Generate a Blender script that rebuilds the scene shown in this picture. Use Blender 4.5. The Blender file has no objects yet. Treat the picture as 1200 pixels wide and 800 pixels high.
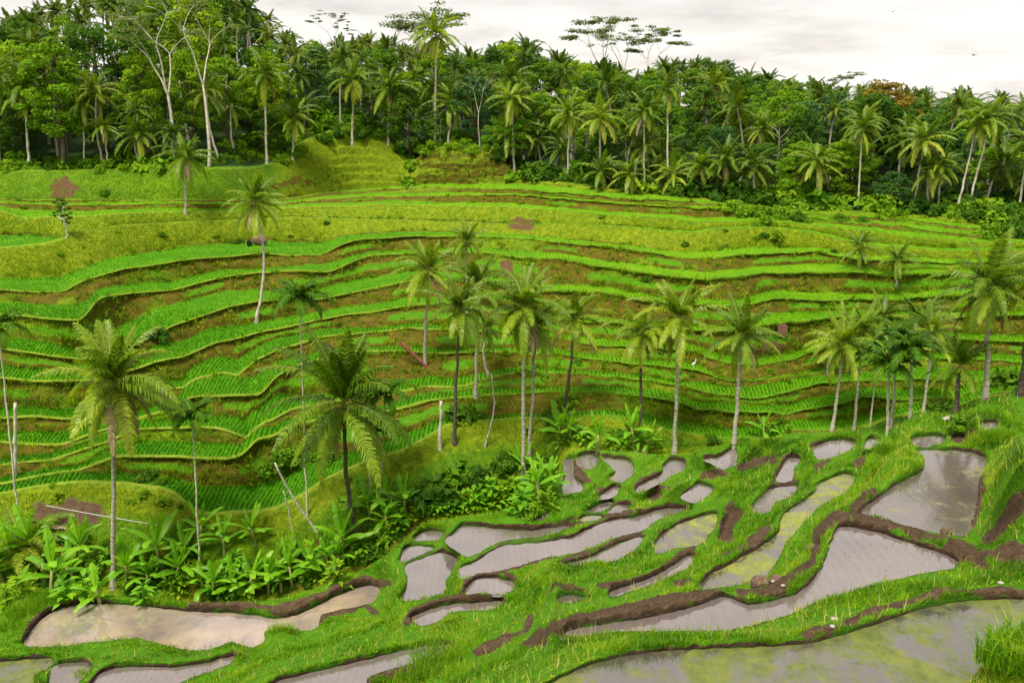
import bpy, math, random
import numpy as np
from math import radians, sin, cos, pi, sqrt
from mathutils import Vector, Matrix
random.seed(7); rng = np.random.default_rng(7)
scene = bpy.context.scene
COL = scene.collection
CAMZ = 30.0
PITCH = radians(15.1); CP, SP = cos(PITCH), sin(PITCH)

# ------------------------------------------------------------------ helpers
def ray(px, py):
    xr = (np.asarray(px, float)-600)/1000; yr = (400-np.asarray(py, float))/1000
    return xr, CP+yr*SP, -SP+yr*CP
def tdep(px, py):
    dx, dy, dz = ray(px, py); return -dz/dy
def at_depth(px, py, Y):
    dx, dy, dz = ray(px, py); return np.stack([Y*dx/dy, Y+0*dx, CAMZ+Y*dz/dy], -1)
def sstep(a, b, x):
    t = np.clip((x-a)/(b-a), 0, 1); return t*t*(3-2*t)
def _hash(i, j, s):
    n = np.sin(i*127.1+j*311.7+s*74.7)*43758.5453
    return n-np.floor(n)
def vnoise(x, y, s=0):
    i = np.floor(x); j = np.floor(y); u = x-i; v = y-j
    u = u*u*(3-2*u); v = v*v*(3-2*v)
    return (_hash(i, j, s)*(1-u)*(1-v)+_hash(i+1, j, s)*u*(1-v)+_hash(i, j+1, s)*(1-u)*v+_hash(i+1, j+1, s)*u*v)
def fbm(x, y, s=0, o=4):
    r = 0; a = .5
    for k in range(o):
        r = r+a*(vnoise(x, y, s+k)*2-1); x = x*2.03+3.1; y = y*2.03+1.7; a *= .5
    return r

def link_mesh(name, verts, faces, mats, parent=None, rnd=None, midx=None, smooth=False, attrs=None):
    """verts (N,3); faces: array (M,k) or list of arrays"""
    me = bpy.data.meshes.new(name)
    verts = np.asarray(verts, np.float32)
    fl = faces if isinstance(faces, list) else [faces]
    fl = [np.asarray(f, np.int32) for f in fl if len(f)]
    loops = np.concatenate([f.ravel() for f in fl]); tot = np.concatenate([np.full(len(f), f.shape[1], np.int32) for f in fl])
    start = np.concatenate([[0], np.cumsum(tot)[:-1]]).astype(np.int32)
    me.vertices.add(len(verts)); me.vertices.foreach_set('co', verts.ravel())
    me.loops.add(len(loops)); me.loops.foreach_set('vertex_index', loops)
    me.polygons.add(len(tot)); me.polygons.foreach_set('loop_start', start); me.polygons.foreach_set('loop_total', tot)
    if midx is not None: me.polygons.foreach_set('material_index', np.asarray(midx, np.int32))
    me.polygons.foreach_set('use_smooth', np.full(len(tot), bool(smooth)))
    if rnd is not None:
        a = me.attributes.new('rnd', 'FLOAT', 'POINT'); a.data.foreach_set('value', np.asarray(rnd, np.float32))
    for k, v in (attrs or {}).items():
        a = me.attributes.new(k, 'FLOAT', 'POINT'); a.data.foreach_set('value', np.asarray(v, np.float32))
    for m in (mats if isinstance(mats, (list, tuple)) else [mats]): me.materials.append(m)
    me.update(calc_edges=True)
    o = bpy.data.objects.new(name, me); COL.objects.link(o)
    if parent is not None: o.parent = parent
    return o

class MB:
    def __init__(s): s.v = []; s.q = []; s.t = []; s.r = []; s.mq = []; s.mt = []; s.n = 0
    def add(s, v, q=None, t=None, r=.5, m=0):
        v = np.asarray(v, float).reshape(-1, 3); s.v.append(v)
        s.r.append(np.broadcast_to(np.asarray(r, float), (len(v),)).copy())
        if q is not None and len(q): q = np.asarray(q)+s.n; s.q.append(q); s.mq.append(np.full(len(q), m))
        if t is not None and len(t): t = np.asarray(t)+s.n; s.t.append(t); s.mt.append(np.full(len(t), m))
        s.n += len(v)
    def tube(s, pts, rad, n=6, r=.5, m=0, cap=True):
        pts = np.asarray(pts, float); k = len(pts); rad = np.broadcast_to(np.asarray(rad, float), (k,))
        tg = np.gradient(pts, axis=0); tg /= np.linalg.norm(tg, axis=1)[:, None]+1e-9
        ref = np.array([1, 0, 0.]) if abs(tg[0, 0]) < .8 else np.array([0, 1, 0.])
        a = np.cross(tg, ref); a /= np.linalg.norm(a, axis=1)[:, None]+1e-9; b = np.cross(tg, a)
        th = np.arange(n)*2*pi/n
        V = pts[:, None]+rad[:, None, None]*(np.cos(th)[None, :, None]*a[:, None]+np.sin(th)[None, :, None]*b[:, None])
        i = np.arange(k-1)[:, None]*n; j = np.arange(n)[None]; j2 = (j+1) % n
        Q = np.stack([i+j, i+j2, i+n+j2, i+n+j], -1).reshape(-1, 4)
        V = V.reshape(-1, 3)
        if cap:
            V = np.vstack([V, pts[-1]]); e = (k-1)*n
            T = np.array([[e+x, e+(x+1) % n, k*n] for x in range(n)])
            s.add(V, Q, T, r, m)
        else: s.add(V, Q, None, r, m)
    def build(s, name, mats, parent=None, smooth=False):
        V = np.vstack(s.v); fl = []; mi = []
        if s.q: fl.append(np.vstack(s.q)); mi.append(np.concatenate(s.mq))
        if s.t: fl.append(np.vstack(s.t)); mi.append(np.concatenate(s.mt))
        return link_mesh(name, V, fl, mats, parent, np.concatenate(s.r), np.concatenate(mi), smooth)

def tag(o, label=None, cat=None, group=None, kind=None):
    if label: o['label'] = label
    if cat: o['category'] = cat
    if group: o['group'] = group
    if kind: o['kind'] = kind
    return o
def empty(name, loc):
    o = bpy.data.objects.new(name, None); COL.objects.link(o); o.location = Vector(loc); o.empty_display_size = .3
    return o
def copy_tree(src, loc, rot=0., sc=(1, 1, 1), tilt=(0, 0)):
    c = src.copy(); COL.objects.link(c); c.location = Vector(loc); c.rotation_euler = (tilt[0], tilt[1], rot); c.scale = sc
    for k in ('label', 'group', 'category'):
        if k in c: del c[k]
    for ch in KIDS.get(src.name, []):
        d = ch.copy(); COL.objects.link(d); d.parent = c
    return c
KIDS = {}
def reg(root, kids): KIDS[root.name] = kids; return root

# ------------------------------------------------------------------ materials
def nt_new(name):
    m = bpy.data.materials.new(name); m.use_nodes = True; nt = m.node_tree; nt.nodes.clear()
    out = nt.nodes.new('ShaderNodeOutputMaterial'); return m, nt, out
def N(nt, typ, **kw):
    n = nt.nodes.new('ShaderNode'+typ)
    for k, v in kw.items():
        if k in n.inputs: n.inputs[k].default_value = v
        else: setattr(n, k, v)
    return n
def ramp(nt, fac, stops, interp='LINEAR'):
    r = nt.nodes.new('ShaderNodeValToRGB'); r.color_ramp.interpolation = interp
    el = r.color_ramp.elements
    while len(el) < len(stops): el.new(.5)
    for e, (p, c) in zip(el, stops): e.position = p; e.color = (*c, 1) if len(c) == 3 else c
    nt.links.new(fac, r.inputs[0]); return r.outputs[0]
def mix(nt, f, a, b, blend='MIX'):
    n = nt.nodes.new('ShaderNodeMix'); n.data_type = 'RGBA'; n.blend_type = blend
    for s, v in ((n.inputs[0], f), (n.inputs[6], a), (n.inputs[7], b)):
        if hasattr(v, 'is_linked'): nt.links.new(v, s)
        elif isinstance(v, (int, float)): s.default_value = v
        else: s.default_value = (*v, 1)
    return n.outputs[2]
def mth(nt, op, a, b=0., c=0., clamp=False):
    n = nt.nodes.new('ShaderNodeMath'); n.operation = op; n.use_clamp = clamp
    for s, v in zip(n.inputs, (a, b, c)):
        if hasattr(v, 'is_linked'): nt.links.new(v, s)
        else: s.default_value = v
    return n.outputs[0]
def noise(nt, scale, detail=4, rough=.6, vec=None, dist=0):
    n = N(nt, 'TexNoise', Scale=scale, Detail=detail, Roughness=rough, Distortion=dist)
    if vec is None:
        g = nt.nodes.new('ShaderNodeNewGeometry'); vec = g.outputs['Position']
    nt.links.new(vec, n.inputs['Vector']); return n.outputs['Fac']
def attr(nt, name):
    a = nt.nodes.new('ShaderNodeAttribute'); a.attribute_name = name; return a.outputs['Fac']

def leaf_mat(name, stops, trans=.35, rough=.5, spec=.25, objvar=.5):
    m, nt, out = nt_new(name)
    r = attr(nt, 'rnd')
    oi = nt.nodes.new('ShaderNodeObjectInfo').outputs['Random']
    f = mth(nt, 'ADD', mth(nt, 'MULTIPLY', r, 1-objvar), mth(nt, 'MULTIPLY', oi, objvar))
    c = ramp(nt, f, stops)
    p = N(nt, 'BsdfPrincipled', Roughness=rough); p.inputs['Specular IOR Level'].default_value = spec
    nt.links.new(c, p.inputs['Base Color'])
    t = N(nt, 'BsdfTranslucent'); nt.links.new(mix(nt, 1., c, (1.3, 1.25, .5), 'MULTIPLY'), t.inputs['Color'])
    mx = N(nt, 'MixShader'); mx.inputs[0].default_value = trans
    nt.links.new(p.outputs[0], mx.inputs[1]); nt.links.new(t.outputs[0], mx.inputs[2]); nt.links.new(mx.outputs[0], out.inputs[0])
    return m
def noise_mat(name, c1, c2, scale=3, rough=.85, bump=.3, bscale=None, stretch=None, stops=None, spec=.2, dist=.05):
    m, nt, out = nt_new(name)
    tc = nt.nodes.new('ShaderNodeTexCoord'); vec = tc.outputs['Object']
    if stretch:
        mp = N(nt, 'Mapping'); mp.inputs['Scale'].default_value = stretch; nt.links.new(vec, mp.inputs['Vector']); vec = mp.outputs[0]
    f = noise(nt, scale, 6, .65, vec)
    c = ramp(nt, f, stops or [(.35, c1), (.65, c2)])
    p = N(nt, 'BsdfPrincipled', Roughness=rough); p.inputs['Specular IOR Level'].default_value = spec
    nt.links.new(c, p.inputs['Base Color'])
    b = N(nt, 'Bump', Strength=bump, Distance=dist); nt.links.new(noise(nt, bscale or scale*3, 5, .7, vec), b.inputs['Height'])
    nt.links.new(b.outputs[0], p.inputs['Normal']); nt.links.new(p.outputs[0], out.inputs[0])
    return m

def terrain_mat():
    m, nt, out = nt_new('terrace_ground')
    n1 = noise(nt, .35, 5, .6); n2 = noise(nt, 2.2, 6, .7); n3 = noise(nt, 9., 5, .75)
    grass = ramp(nt, mth(nt, 'ADD', mth(nt, 'MULTIPLY', n2, .6), mth(nt, 'MULTIPLY', n1, .4)),
                 [(.30, (.035, .085, .004)), (.45, (.075, .17, .005)), (.58, (.13, .24, .006)), (.75, (.22, .28, .012))])
    olive = ramp(nt, n2, [(.3, (.085, .13, .004)), (.5, (.16, .22, .005)), (.7, (.26, .30, .012))])
    lush = ramp(nt, n2, [(.3, (.05, .17, .004)), (.7, (.10, .27, .004))])
    rice = mix(nt, attr(nt, 'bright'), ramp(nt, n1, [(.3, (.035, .17, .002)), (.7, (.07, .24, .003))]), ramp(nt, n1, [(.3, (.09, .26, .003)), (.7, (.17, .34, .004))]))
    bund = ramp(nt, n2, [(.3, (.14, .23, .010)), (.7, (.28, .34, .035))])
    mud = ramp(nt, mth(nt, 'ADD', mth(nt, 'MULTIPLY', n3, .6), mth(nt, 'MULTIPLY', n2, .4)),
               [(.32, (.030, .018, .009)), (.5, (.10, .062, .036)), (.66, (.18, .12, .075))])
    earth = ramp(nt, mth(nt, 'ADD', mth(nt, 'MULTIPLY', n3, .5), mth(nt, 'MULTIPLY', n2, .5)), [(.34, (.038, .030, .003)), (.47, (.090, .072, .006)), (.56, (.135, .112, .009)), (.66, (.12, .16, .006))])
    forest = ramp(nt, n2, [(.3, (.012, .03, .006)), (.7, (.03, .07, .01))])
    wob = mth(nt, 'ADD', mth(nt, 'MULTIPLY_ADD', n2, .9, -.45), mth(nt, 'MULTIPLY_ADD', n3, 1.0, -.5))
    def msk(a, lo=.35, hi=.65, w=1.):
        v = mth(nt, 'ADD', attr(nt, a), mth(nt, 'MULTIPLY', wob, w))
        mr = N(nt, 'MapRange'); mr.inputs[1].default_value = lo; mr.inputs[2].default_value = hi
        nt.links.new(v, mr.inputs[0]); return mr.outputs[0]
    c = mix(nt, msk('olive'), grass, olive)
    c = mix(nt, msk('lush'), c, lush)
    c = mix(nt, msk('earth', .4, .7), c, earth)
    c = mix(nt, msk('rice', .45, .55, .12), c, rice)
    c = mix(nt, msk('bund', .4, .6, .85), c, bund)
    c = mix(nt, msk('mud', .4, .6, .7), c, mud)
    c = mix(nt, msk('scar', .4, .6, .6), c, ramp(nt, n3, [(.3, (.07, .034, .016)), (.6, (.16, .088, .045)), (.8, (.24, .15, .085))]))
    c = mix(nt, attr(nt, 'wet'), c, mix(nt, 1., c, (.42, .40, .38), 'MULTIPLY'))
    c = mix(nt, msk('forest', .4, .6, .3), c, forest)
    p = N(nt, 'BsdfPrincipled', Roughness=.9); p.inputs['Specular IOR Level'].default_value = .15
    nt.links.new(c, p.inputs['Base Color']); nt.links.new(mth(nt, 'MULTIPLY_ADD', attr(nt, 'wet'), -.5, .9), p.inputs['Roughness'])
    b = N(nt, 'Bump', Strength=.9, Distance=.15)
    nt.links.new(mth(nt, 'ADD', n3, mth(nt, 'MULTIPLY', n2, 1.5)), b.inputs['Height'])
    nt.links.new(b.outputs[0], p.inputs['Normal']); nt.links.new(p.outputs[0], out.inputs[0])
    return m
def water_mat(name, mudc, algae=0., algae_col=((.16, .20, .01), (.30, .32, .04)), mud2=None):
    m, nt, out = nt_new(name)
    n1 = noise(nt, .5, 5, .6); n2 = noise(nt, 3., 6, .7); n3 = noise(nt, 1.0, 10, .8, dist=1.2)
    base = ramp(nt, n1, [(.35, tuple(x*.8 for x in mudc)), (.65, tuple(x*1.12 for x in (mud2 or mudc)))])
    wv = nt.nodes.new('ShaderNodeTexWave'); wv.inputs['Scale'].default_value = 1.15; wv.inputs['Distortion'].default_value = 2.2; wv.inputs['Detail'].default_value = 3; wv.inputs['Detail Scale'].default_value = .7
    gg = nt.nodes.new('ShaderNodeNewGeometry'); nt.links.new(gg.outputs['Position'], wv.inputs['Vector'])
    base = mix(nt, mth(nt, 'MULTIPLY', mth(nt, 'MULTIPLY', wv.outputs['Fac'], n2), .12 if 'milky' in name else .45), base, tuple(x*.55 for x in mudc))
    rough = N(nt, 'Value'); rough.outputs[0].default_value = .05
    ro = rough.outputs[0]; c = base
    if algae > 0:
        al = ramp(nt, n2, [(.3, algae_col[0]), (.7, algae_col[1])])
        f = N(nt, 'MapRange'); f.inputs[1].default_value = .62-algae*.3; f.inputs[2].default_value = .72-algae*.3
        nt.links.new(mth(nt, 'ADD', mth(nt, 'MULTIPLY', n3, .7), mth(nt, 'MULTIPLY', n1, .3)), f.inputs[0])
        c = mix(nt, mth(nt, 'MULTIPLY', f.outputs[0], .85), base, al)
        ro = mth(nt, 'MULTIPLY_ADD', f.outputs[0], .5, .08); sp_ = mth(nt, 'MULTIPLY_ADD', f.outputs[0], -.44, .5)
    p = N(nt, 'BsdfPrincipled'); p.inputs['IOR'].default_value = 2.7; p.inputs['Specular IOR Level'].default_value = .5
    if algae > 0: nt.links.new(sp_, p.inputs['Specular IOR Level'])
    nt.links.new(c, p.inputs['Base Color']); nt.links.new(ro, p.inputs['Roughness'])
    b = N(nt, 'Bump', Strength=.14, Distance=.02); nt.links.new(noise(nt, 7, 3, .5), b.inputs['Height'])
    nt.links.new(b.outputs[0], p.inputs['Normal']); nt.links.new(p.outputs[0], out.inputs[0])
    return m

M = {}
M['ground'] = terrain_mat()
M['blade'] = leaf_mat('grass_blade', [(0, (.05, .14, .004)), (.35, (.12, .28, .005)), (.7, (.22, .40, .008)), (1, (.42, .46, .05))], .45, .6, .15, 0)
M['blade_far'] = leaf_mat('terrace_grass_blade', [(0, (.06, .14, .003)), (.4, (.13, .25, .004)), (.75, (.21, .33, .006)), (1, (.33, .38, .02))], .4, .6, .1, 0)
M['rice'] = leaf_mat('rice_blade', [(0, (.032, .16, .002)), (.4, (.065, .25, .002)), (.7, (.13, .33, .003)), (1, (.24, .42, .005))], .4, .6, .1, 0)
M['seedling'] = leaf_mat('paddy_stubble', [(0, (.10, .09, .04)), (.5, (.16, .14, .06)), (1, (.2, .22, .05))], .2, .7, .1, 0)
M['dry'] = leaf_mat('dry_grass_blade', [(0, (.16, .22, .02)), (.5, (.38, .38, .08)), (1, (.55, .5, .2))], .4, .6, .1, 0)
M['frond'] = leaf_mat('coconut_frond', [(0, (.035, .09, .005)), (.28, (.09, .175, .007)), (.55, (.21, .32, .014)), (.8, (.40, .46, .035)), (1, (.58, .54, .10))], .45, .42, .3, .25)
M['frond_forest'] = leaf_mat('forest_palm_frond', [(0, (.03, .075, .006)), (.35, (.06, .125, .008)), (.65, (.13, .20, .012)), (.9, (.27, .32, .03)), (1, (.45, .42, .08))], .4, .45, .2, .45)
M['frond_dark'] = leaf_mat('areca_frond', [(0, (.020, .07, .003)), (.5, (.05, .14, .005)), (.85, (.12, .24, .008)), (1, (.25, .34, .02))], .35, .55, .12, .2)
M['frond_yel'] = leaf_mat('yellow_frond', [(0, (.10, .15, .008)), (.5, (.22, .26, .012)), (1, (.45, .38, .04))], .35, .45, .3, .1)
M['rachis'] = noise_mat('frond_stalk', (.16, .19, .03), (.33, .30, .08), 4, .6, .1)
M['deadfrond'] = leaf_mat('dead_frond', [(0, (.10, .06, .03)), (.5, (.24, .16, .09)), (1, (.42, .33, .22))], .15, .8, .05, .1)
M['orange'] = leaf_mat('orange_frond', [(0, (.25, .13, .01)), (1, (.48, .27, .03))], .2, .7, .1, .1)
M['coconut'] = noise_mat('coconut_husk', (.20, .19, .03), (.36, .27, .06), 5, .5, .1)
M['palmbark'] = noise_mat('palm_bark', (.17, .14, .11), (.52, .47, .40), 2.2, .9, .6, 5, (1, 1, 5), dist=.04)
M['darkbark'] = noise_mat('dark_palm_bark', (.035, .026, .018), (.15, .12, .09), 2.5, .9, .6, 5, (1, 1, 6), dist=.05)
M['whitebark'] = noise_mat('pale_bark', (.30, .26, .20), (.62, .57, .48), 1.6, .85, .4, 6, (1, 1, 2))
M['bark'] = noise_mat('brown_bark', (.05, .035, .02), (.16, .12, .08), 3, .9, .6)
LG = lambda n, a, b, c, d, ov=.45: leaf_mat(n, [(p_, tuple(min(.6, x*1.75) for x in q_)) for p_, q_ in ((0, a), (.35, b), (.7, c), (1, d))], .36, .6, .08, ov)
M['leafA'] = LG('mid_green_leaf', (.026, .07, .004), (.05, .12, .005), (.10, .19, .007), (.18, .26, .012))
M['leafB'] = LG('dark_green_leaf', (.014, .038, .004), (.024, .065, .005), (.045, .10, .006), (.09, .15, .008))
M['leafC'] = LG('bright_green_leaf', (.045, .10, .004), (.08, .16, .005), (.13, .21, .006), (.22, .28, .012))
M['leafD'] = LG('blue_green_leaf', (.014, .04, .012), (.028, .075, .020), (.05, .11, .026), (.09, .17, .03))
M['leafO'] = LG('orange_brown_leaf', (.06, .06, .008), (.11, .085, .01), (.15, .11, .012), (.12, .13, .012))
M['leafE'] = LG('albizia_leaf', (.03, .045, .012), (.05, .075, .018), (.08, .11, .025), (.12, .15, .03))
M['banana'] = leaf_mat('banana_leaf', [(0, (.07, .20, .006)), (.4, (.14, .36, .010)), (.8, (.25, .50, .016)), (1, (.42, .55, .04))], .45, .4, .35, .4)
M['bananastem'] = noise_mat('banana_stem', (.16, .20, .04), (.36, .30, .14), 5, .7, .2, None, (1, 1, .4))
M['rock'] = noise_mat('rock', (.07, .045, .03), (.20, .135, .09), 4, .8, .6)
M['palerock'] = noise_mat('pale_stone', (.25, .22, .19), (.45, .42, .38), 5, .8, .4)
M['pipe'] = noise_mat('white_pipe', (.38, .38, .38), (.5, .5, .52), 5, .4, .05)
M['bamboo'] = noise_mat('bamboo_stake', (.35, .24, .05), (.55, .42, .12), 8, .6, .1)
M['bird'] = noise_mat('bird_feather', (.02, .02, .02), (.06, .055, .05), 8, .8, .05)
M['egret'] = noise_mat('white_feather', (.75, .75, .72), (.85, .85, .82), 8, .8, .05)
M['redbark'] = noise_mat('dead_red_bark', (.10, .03, .02), (.26, .10, .06), 4, .9, .5)
M['brick'] = noise_mat('brown_mud_wall', (.12, .06, .04), (.22, .12, .08), 3, .9, .4)
M['dark'] = noise_mat('opening_shade', (.008, .007, .005), (.02, .016, .01), 3, .95, .3)  # near-black colour painted in for the shade inside the wall opening
W = {
 'clear': water_mat('pond_water', (.14, .112, .108)),
 'milky': water_mat('milky_pond_water', (.20, .165, .16), 0, mud2=(.32, .235, .165)),
 'algae': water_mat('algae_pond_water', (.09, .075, .06), .55, ((.12, .15, .012), (.26, .28, .05))),
 'algae2': water_mat('weedy_pond_water', (.075, .062, .055), .62, ((.055, .085, .008), (.17, .19, .03))),
 'some': water_mat('lightly_weedy_pond_water', (.105, .082, .075), .28, ((.16, .18, .04), (.30, .30, .08))),
}
# ------------------------------------------------------------------ the terraced valley
PXS = np.arange(-420, 1621, 2.5); NC = len(PXS)
def curve(pts, sm=3):
    x = np.array([p[0] for p in pts], float); y = np.array([p[1] for p in pts], float)
    c = np.interp(PXS, x, y); k = np.ones(2*sm+1)/(2*sm+1)
    return np.convolve(np.pad(c, sm, 'edge'), k, 'valid')
S_PTS = [(-420,712),(-100,700),(0,690),(60,690),(100,698),(130,697),(225,707),(300,706),(350,696),(400,677),(430,667),(450,650),(480,627),(500,613),(550,604),(620,593),(648,578),(656,545),(670,528),(700,526),(760,532),(800,533),(830,525),(870,514),(900,518),(930,506),(960,505),(1010,505),(1040,492),(1070,485),(1110,482),(1150,466),(1200,456),(1620,440)]
SIL = curve(S_PTS, 2)
L = []   # (lip points, floor thickness points, riser slope below this lip)
def lip(pts, th, slope=2.4): L.append((curve(pts), curve(th), slope))
lip([(-420,590),(0,580),(60,568),(75,566),(150,567),(190,572),(212,582),(225,598),(250,604),(300,600),(325,596),(350,583),(375,567),(400,553),(430,541),(470,530),(500,514),(520,500),(560,493),(600,491),(650,490),(712,487),(750,492),(775,502),(812,510),(850,516),(875,519),(940,517),(960,512),(1000,502),(1040,489),(1100,486),(1200,488),(1620,500)],
    [(-420,10),(0,10),(75,12),(190,14),(215,22),(225,31),(250,34),(300,30),(350,36),(400,24),(430,12),(470,20),(500,14),(550,4),(700,5),(750,9),(800,12),(900,14),(1000,12),(1100,10),(1620,10)], .8)
lip([(-420,575),(0,570),(80,555),(140,535),(200,536),(270,538),(288,531),(300,514),(322,511),(340,498),(400,490),(440,486),(475,478),(500,470),(540,466),(600,462),(640,459),(700,459),(740,463),(775,468),(800,474),(820,480),(860,484),(900,484),(922,487),(942,480),(975,475),(1007,467),(1040,467),(1100,468),(1200,470),(1620,480)],
    [(-420,6),(0,6),(100,5),(140,13),(270,14),(300,14),(325,13),(345,5),(440,5),(480,10),(540,8),(640,3),(750,7),(900,8),(1000,10),(1100,8),(1620,8)], 2.2)
lip([(-420,550),(0,546),(60,541),(120,521),(160,504),(235,501),(262,503),(294,516),(303,497),(320,493),(345,480),(400,470),(440,465),(472,459),(500,453),(537,455),(570,445),(600,437),(627,435),(725,442),(762,447),(800,454),(837,462),(875,467),(900,466),(925,459),(950,452),(975,449),(1000,446),(1100,445),(1200,450),(1620,460)],
    [(-420,5),(0,5),(120,8),(160,12),(262,12),(303,18),(325,22),(345,9),(440,5),(472,8),(537,8),(600,4),(700,3),(800,4),(840,10),(875,14),(900,18),(950,12),(1000,9),(1620,8)])
lip([(-420,525),(0,520),(40,522),(75,521),(120,505),(200,480),(222,466),(250,466),(290,464),(308,463),(318,446),(342,431),(375,420),(430,412),(480,412),(520,414),(560,412),(600,413),(642,415),(725,426),(800,431),(822,434),(845,446),(880,447),(930,442),(1000,430),(1100,420),(1200,425),(1620,430)],
    [(-420,8),(0,9),(40,12),(80,11),(120,5),(200,8),(222,18),(260,27),(290,20),(310,18),(320,15),(342,8),(430,4),(642,4),(725,5),(822,5),(850,1),(930,2),(1000,4),(1100,6),(1620,6)])
lip([(-420,495),(0,490),(40,488),(80,492),(120,480),(170,458),(215,456),(235,450),(262,448),(275,443),(300,424),(330,408),(375,396),(430,390),(480,386),(520,386),(560,388),(627,392),(700,404),(760,408),(810,411),(830,419),(850,426),(895,427),(930,421),(960,410),(1000,402),(1100,398),(1200,400),(1620,405)],
    [(-420,8),(0,8),(80,8),(120,5),(170,7),(215,8),(235,14),(262,14),(300,12),(350,9),(430,4),(627,4),(700,6),(810,6),(850,5),(900,6),(1000,5),(1620,5)])
lip([(-420,448),(0,442),(35,448),(100,447),(150,436),(180,424),(215,420),(228,412),(250,402),(300,392),(340,383),(385,374),(485,357),(520,358),(620,372),(700,378),(770,385),(850,388),(900,381),(937,376),(975,372),(1100,372),(1200,370),(1620,375)],
    [(-420,10),(0,11),(35,12),(100,6),(150,9),(180,15),(215,14),(250,14),(300,9),(400,7),(485,7),(560,4),(700,4),(850,4),(900,10),(975,6),(1100,4),(1620,4)])
lip([(-420,405),(0,408),(55,417),(100,421),(150,408),(200,383),(220,376),(260,363),(300,354),(340,352),(377,350),(475,330),(500,327),(560,330),(620,338),(700,344),(775,354),(812,358),(862,360),(900,352),(1012,352),(1055,352),(1100,346),(1200,345),(1620,345)],
    [(-420,9),(0,9),(55,11),(100,8),(150,22),(200,22),(260,15),(300,10),(340,6),(400,11),(475,8),(560,4),(700,5),(862,5),(900,8),(1012,5),(1620,5)])
lip([(-420,365),(0,368),(60,374),(98,377),(106,362),(115,350),(130,346),(200,340),(257,326),(300,320),(345,317),(387,320),(412,308),(432,300),(490,296),(580,296),(600,301),(650,303),(700,312),(750,318),(800,325),(820,327),(870,323),(900,320),(987,318),(1010,318),(1037,322),(1100,322),(1200,322),(1620,320)],
    [(-420,9),(0,10),(60,12),(98,14),(110,8),(130,8),(257,7),(300,3),(345,4),(387,8),(412,5),(432,3),(600,4),(650,5),(750,6),(850,6),(900,7),(987,7),(1037,4),(1620,4)])
lip([(-420,338),(0,339),(75,344),(92,331),(150,315),(225,303),(300,298),(380,299),(392,291),(405,284),(420,280),(487,277),(600,279),(675,285),(750,295),(800,302),(837,302),(870,298),(900,297),(962,297),(985,302),(1000,304),(1060,305),(1105,308),(1200,308),(1620,305)],
    [(-420,8),(0,9),(75,12),(92,10),(150,11),(225,11),(300,11),(380,10),(420,4),(487,4),(600,3),(750,3),(800,5),(870,6),(900,5),(985,4),(1620,3)])
lip([(-420,292),(0,291),(50,286),(90,274),(140,264),(337,255),(450,258),(600,262),(700,263),(732,266),(775,271),(810,273),(850,268),(900,267),(950,272),(1000,285),(1060,290),(1100,294),(1200,294),(1620,290)],
    [(-420,12),(0,14),(40,12),(70,1),(100,0),(600,0),(720,0),(740,2),(850,2),(900,2),(1000,3),(1100,4),(1620,3)], 1.0)
lip([(-420,243),(0,246),(30,256),(100,253),(160,250),(265,248),(337,243),(450,240),(600,243),(637,246),(712,252),(775,256),(825,260),(855,260),(900,258),(950,264),(1000,269),(1060,276),(1137,283),(1200,284),(1620,275)],
    [(-420,6),(0,7),(30,8),(100,4),(265,3),(337,3),(600,3),(712,3),(855,4),(900,3),(1137,4),(1620,3)], 1.2)
lip([(-420,236),(0,238),(100,241),(160,240),(270,239),(337,238),(415,231),(600,228),(662,234),(737,239),(800,243),(860,246),(900,251),(950,256),(1000,261),(1040,264),(1135,275),(1200,275),(1620,268)],
    [(-420,3),(0,3),(160,3),(300,2),(415,3),(600,2),(800,2),(860,3),(1000,3),(1135,4),(1620,3)], 2.)
lip([(-420,231),(0,234),(270,235),(337,233),(395,225),(480,219),(600,222),(675,228),(762,234),(812,237),(837,238),(860,242),(900,247),(950,251),(1000,254),(1070,258),(1140,267),(1200,266),(1620,262)],
    [(-420,1),(270,1),(395,1),(480,2),(600,5),(640,9),(700,7),(762,6),(812,4),(840,3),(1000,3),(1140,3),(1620,3)], 2.)
lip([(-420,205),(0,201),(100,200),(300,197),(325,190),(345,172),(370,160),(400,150),(440,153),(462,168),(474,186),(484,192),(498,178),(520,170),(560,174),(590,188),(606,211),(650,213),(700,219),(762,226),(812,232),(837,234),(860,238),(900,243),(950,246),(1000,249),(1070,252),(1140,256),(1200,256),(1620,250)],
    [(-420,1),(1620,1)], .75)
NL = len(L)
# enforce order in the picture
prev = SIL-.5
LIPS = []
for kk_, (c, th, sl) in enumerate(L):
    wa = 1.5 if kk_ < 9 else .9
    c = c+wa*(vnoise(PXS/34., 0*PXS, kk_+3)-.5)*1.5+wa*(vnoise(PXS/9., 0*PXS, kk_+40)-.5)*.25
    c = np.minimum(c, prev-.8); th = np.maximum(th, .4)
    LIPS.append([c, th, sl]); prev = c-th
for k_ in range(1, 13):
    gap = LIPS[k_][0]-LIPS[k_+1][0]; f_ = 1.4 if k_ not in (9,) else 1.; w_ = LIPS[k_][1]
    LIPS[k_][1] = np.where(w_ > 2.2, np.minimum(w_*f_, np.maximum(w_, gap*.60)), w_)
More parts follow.
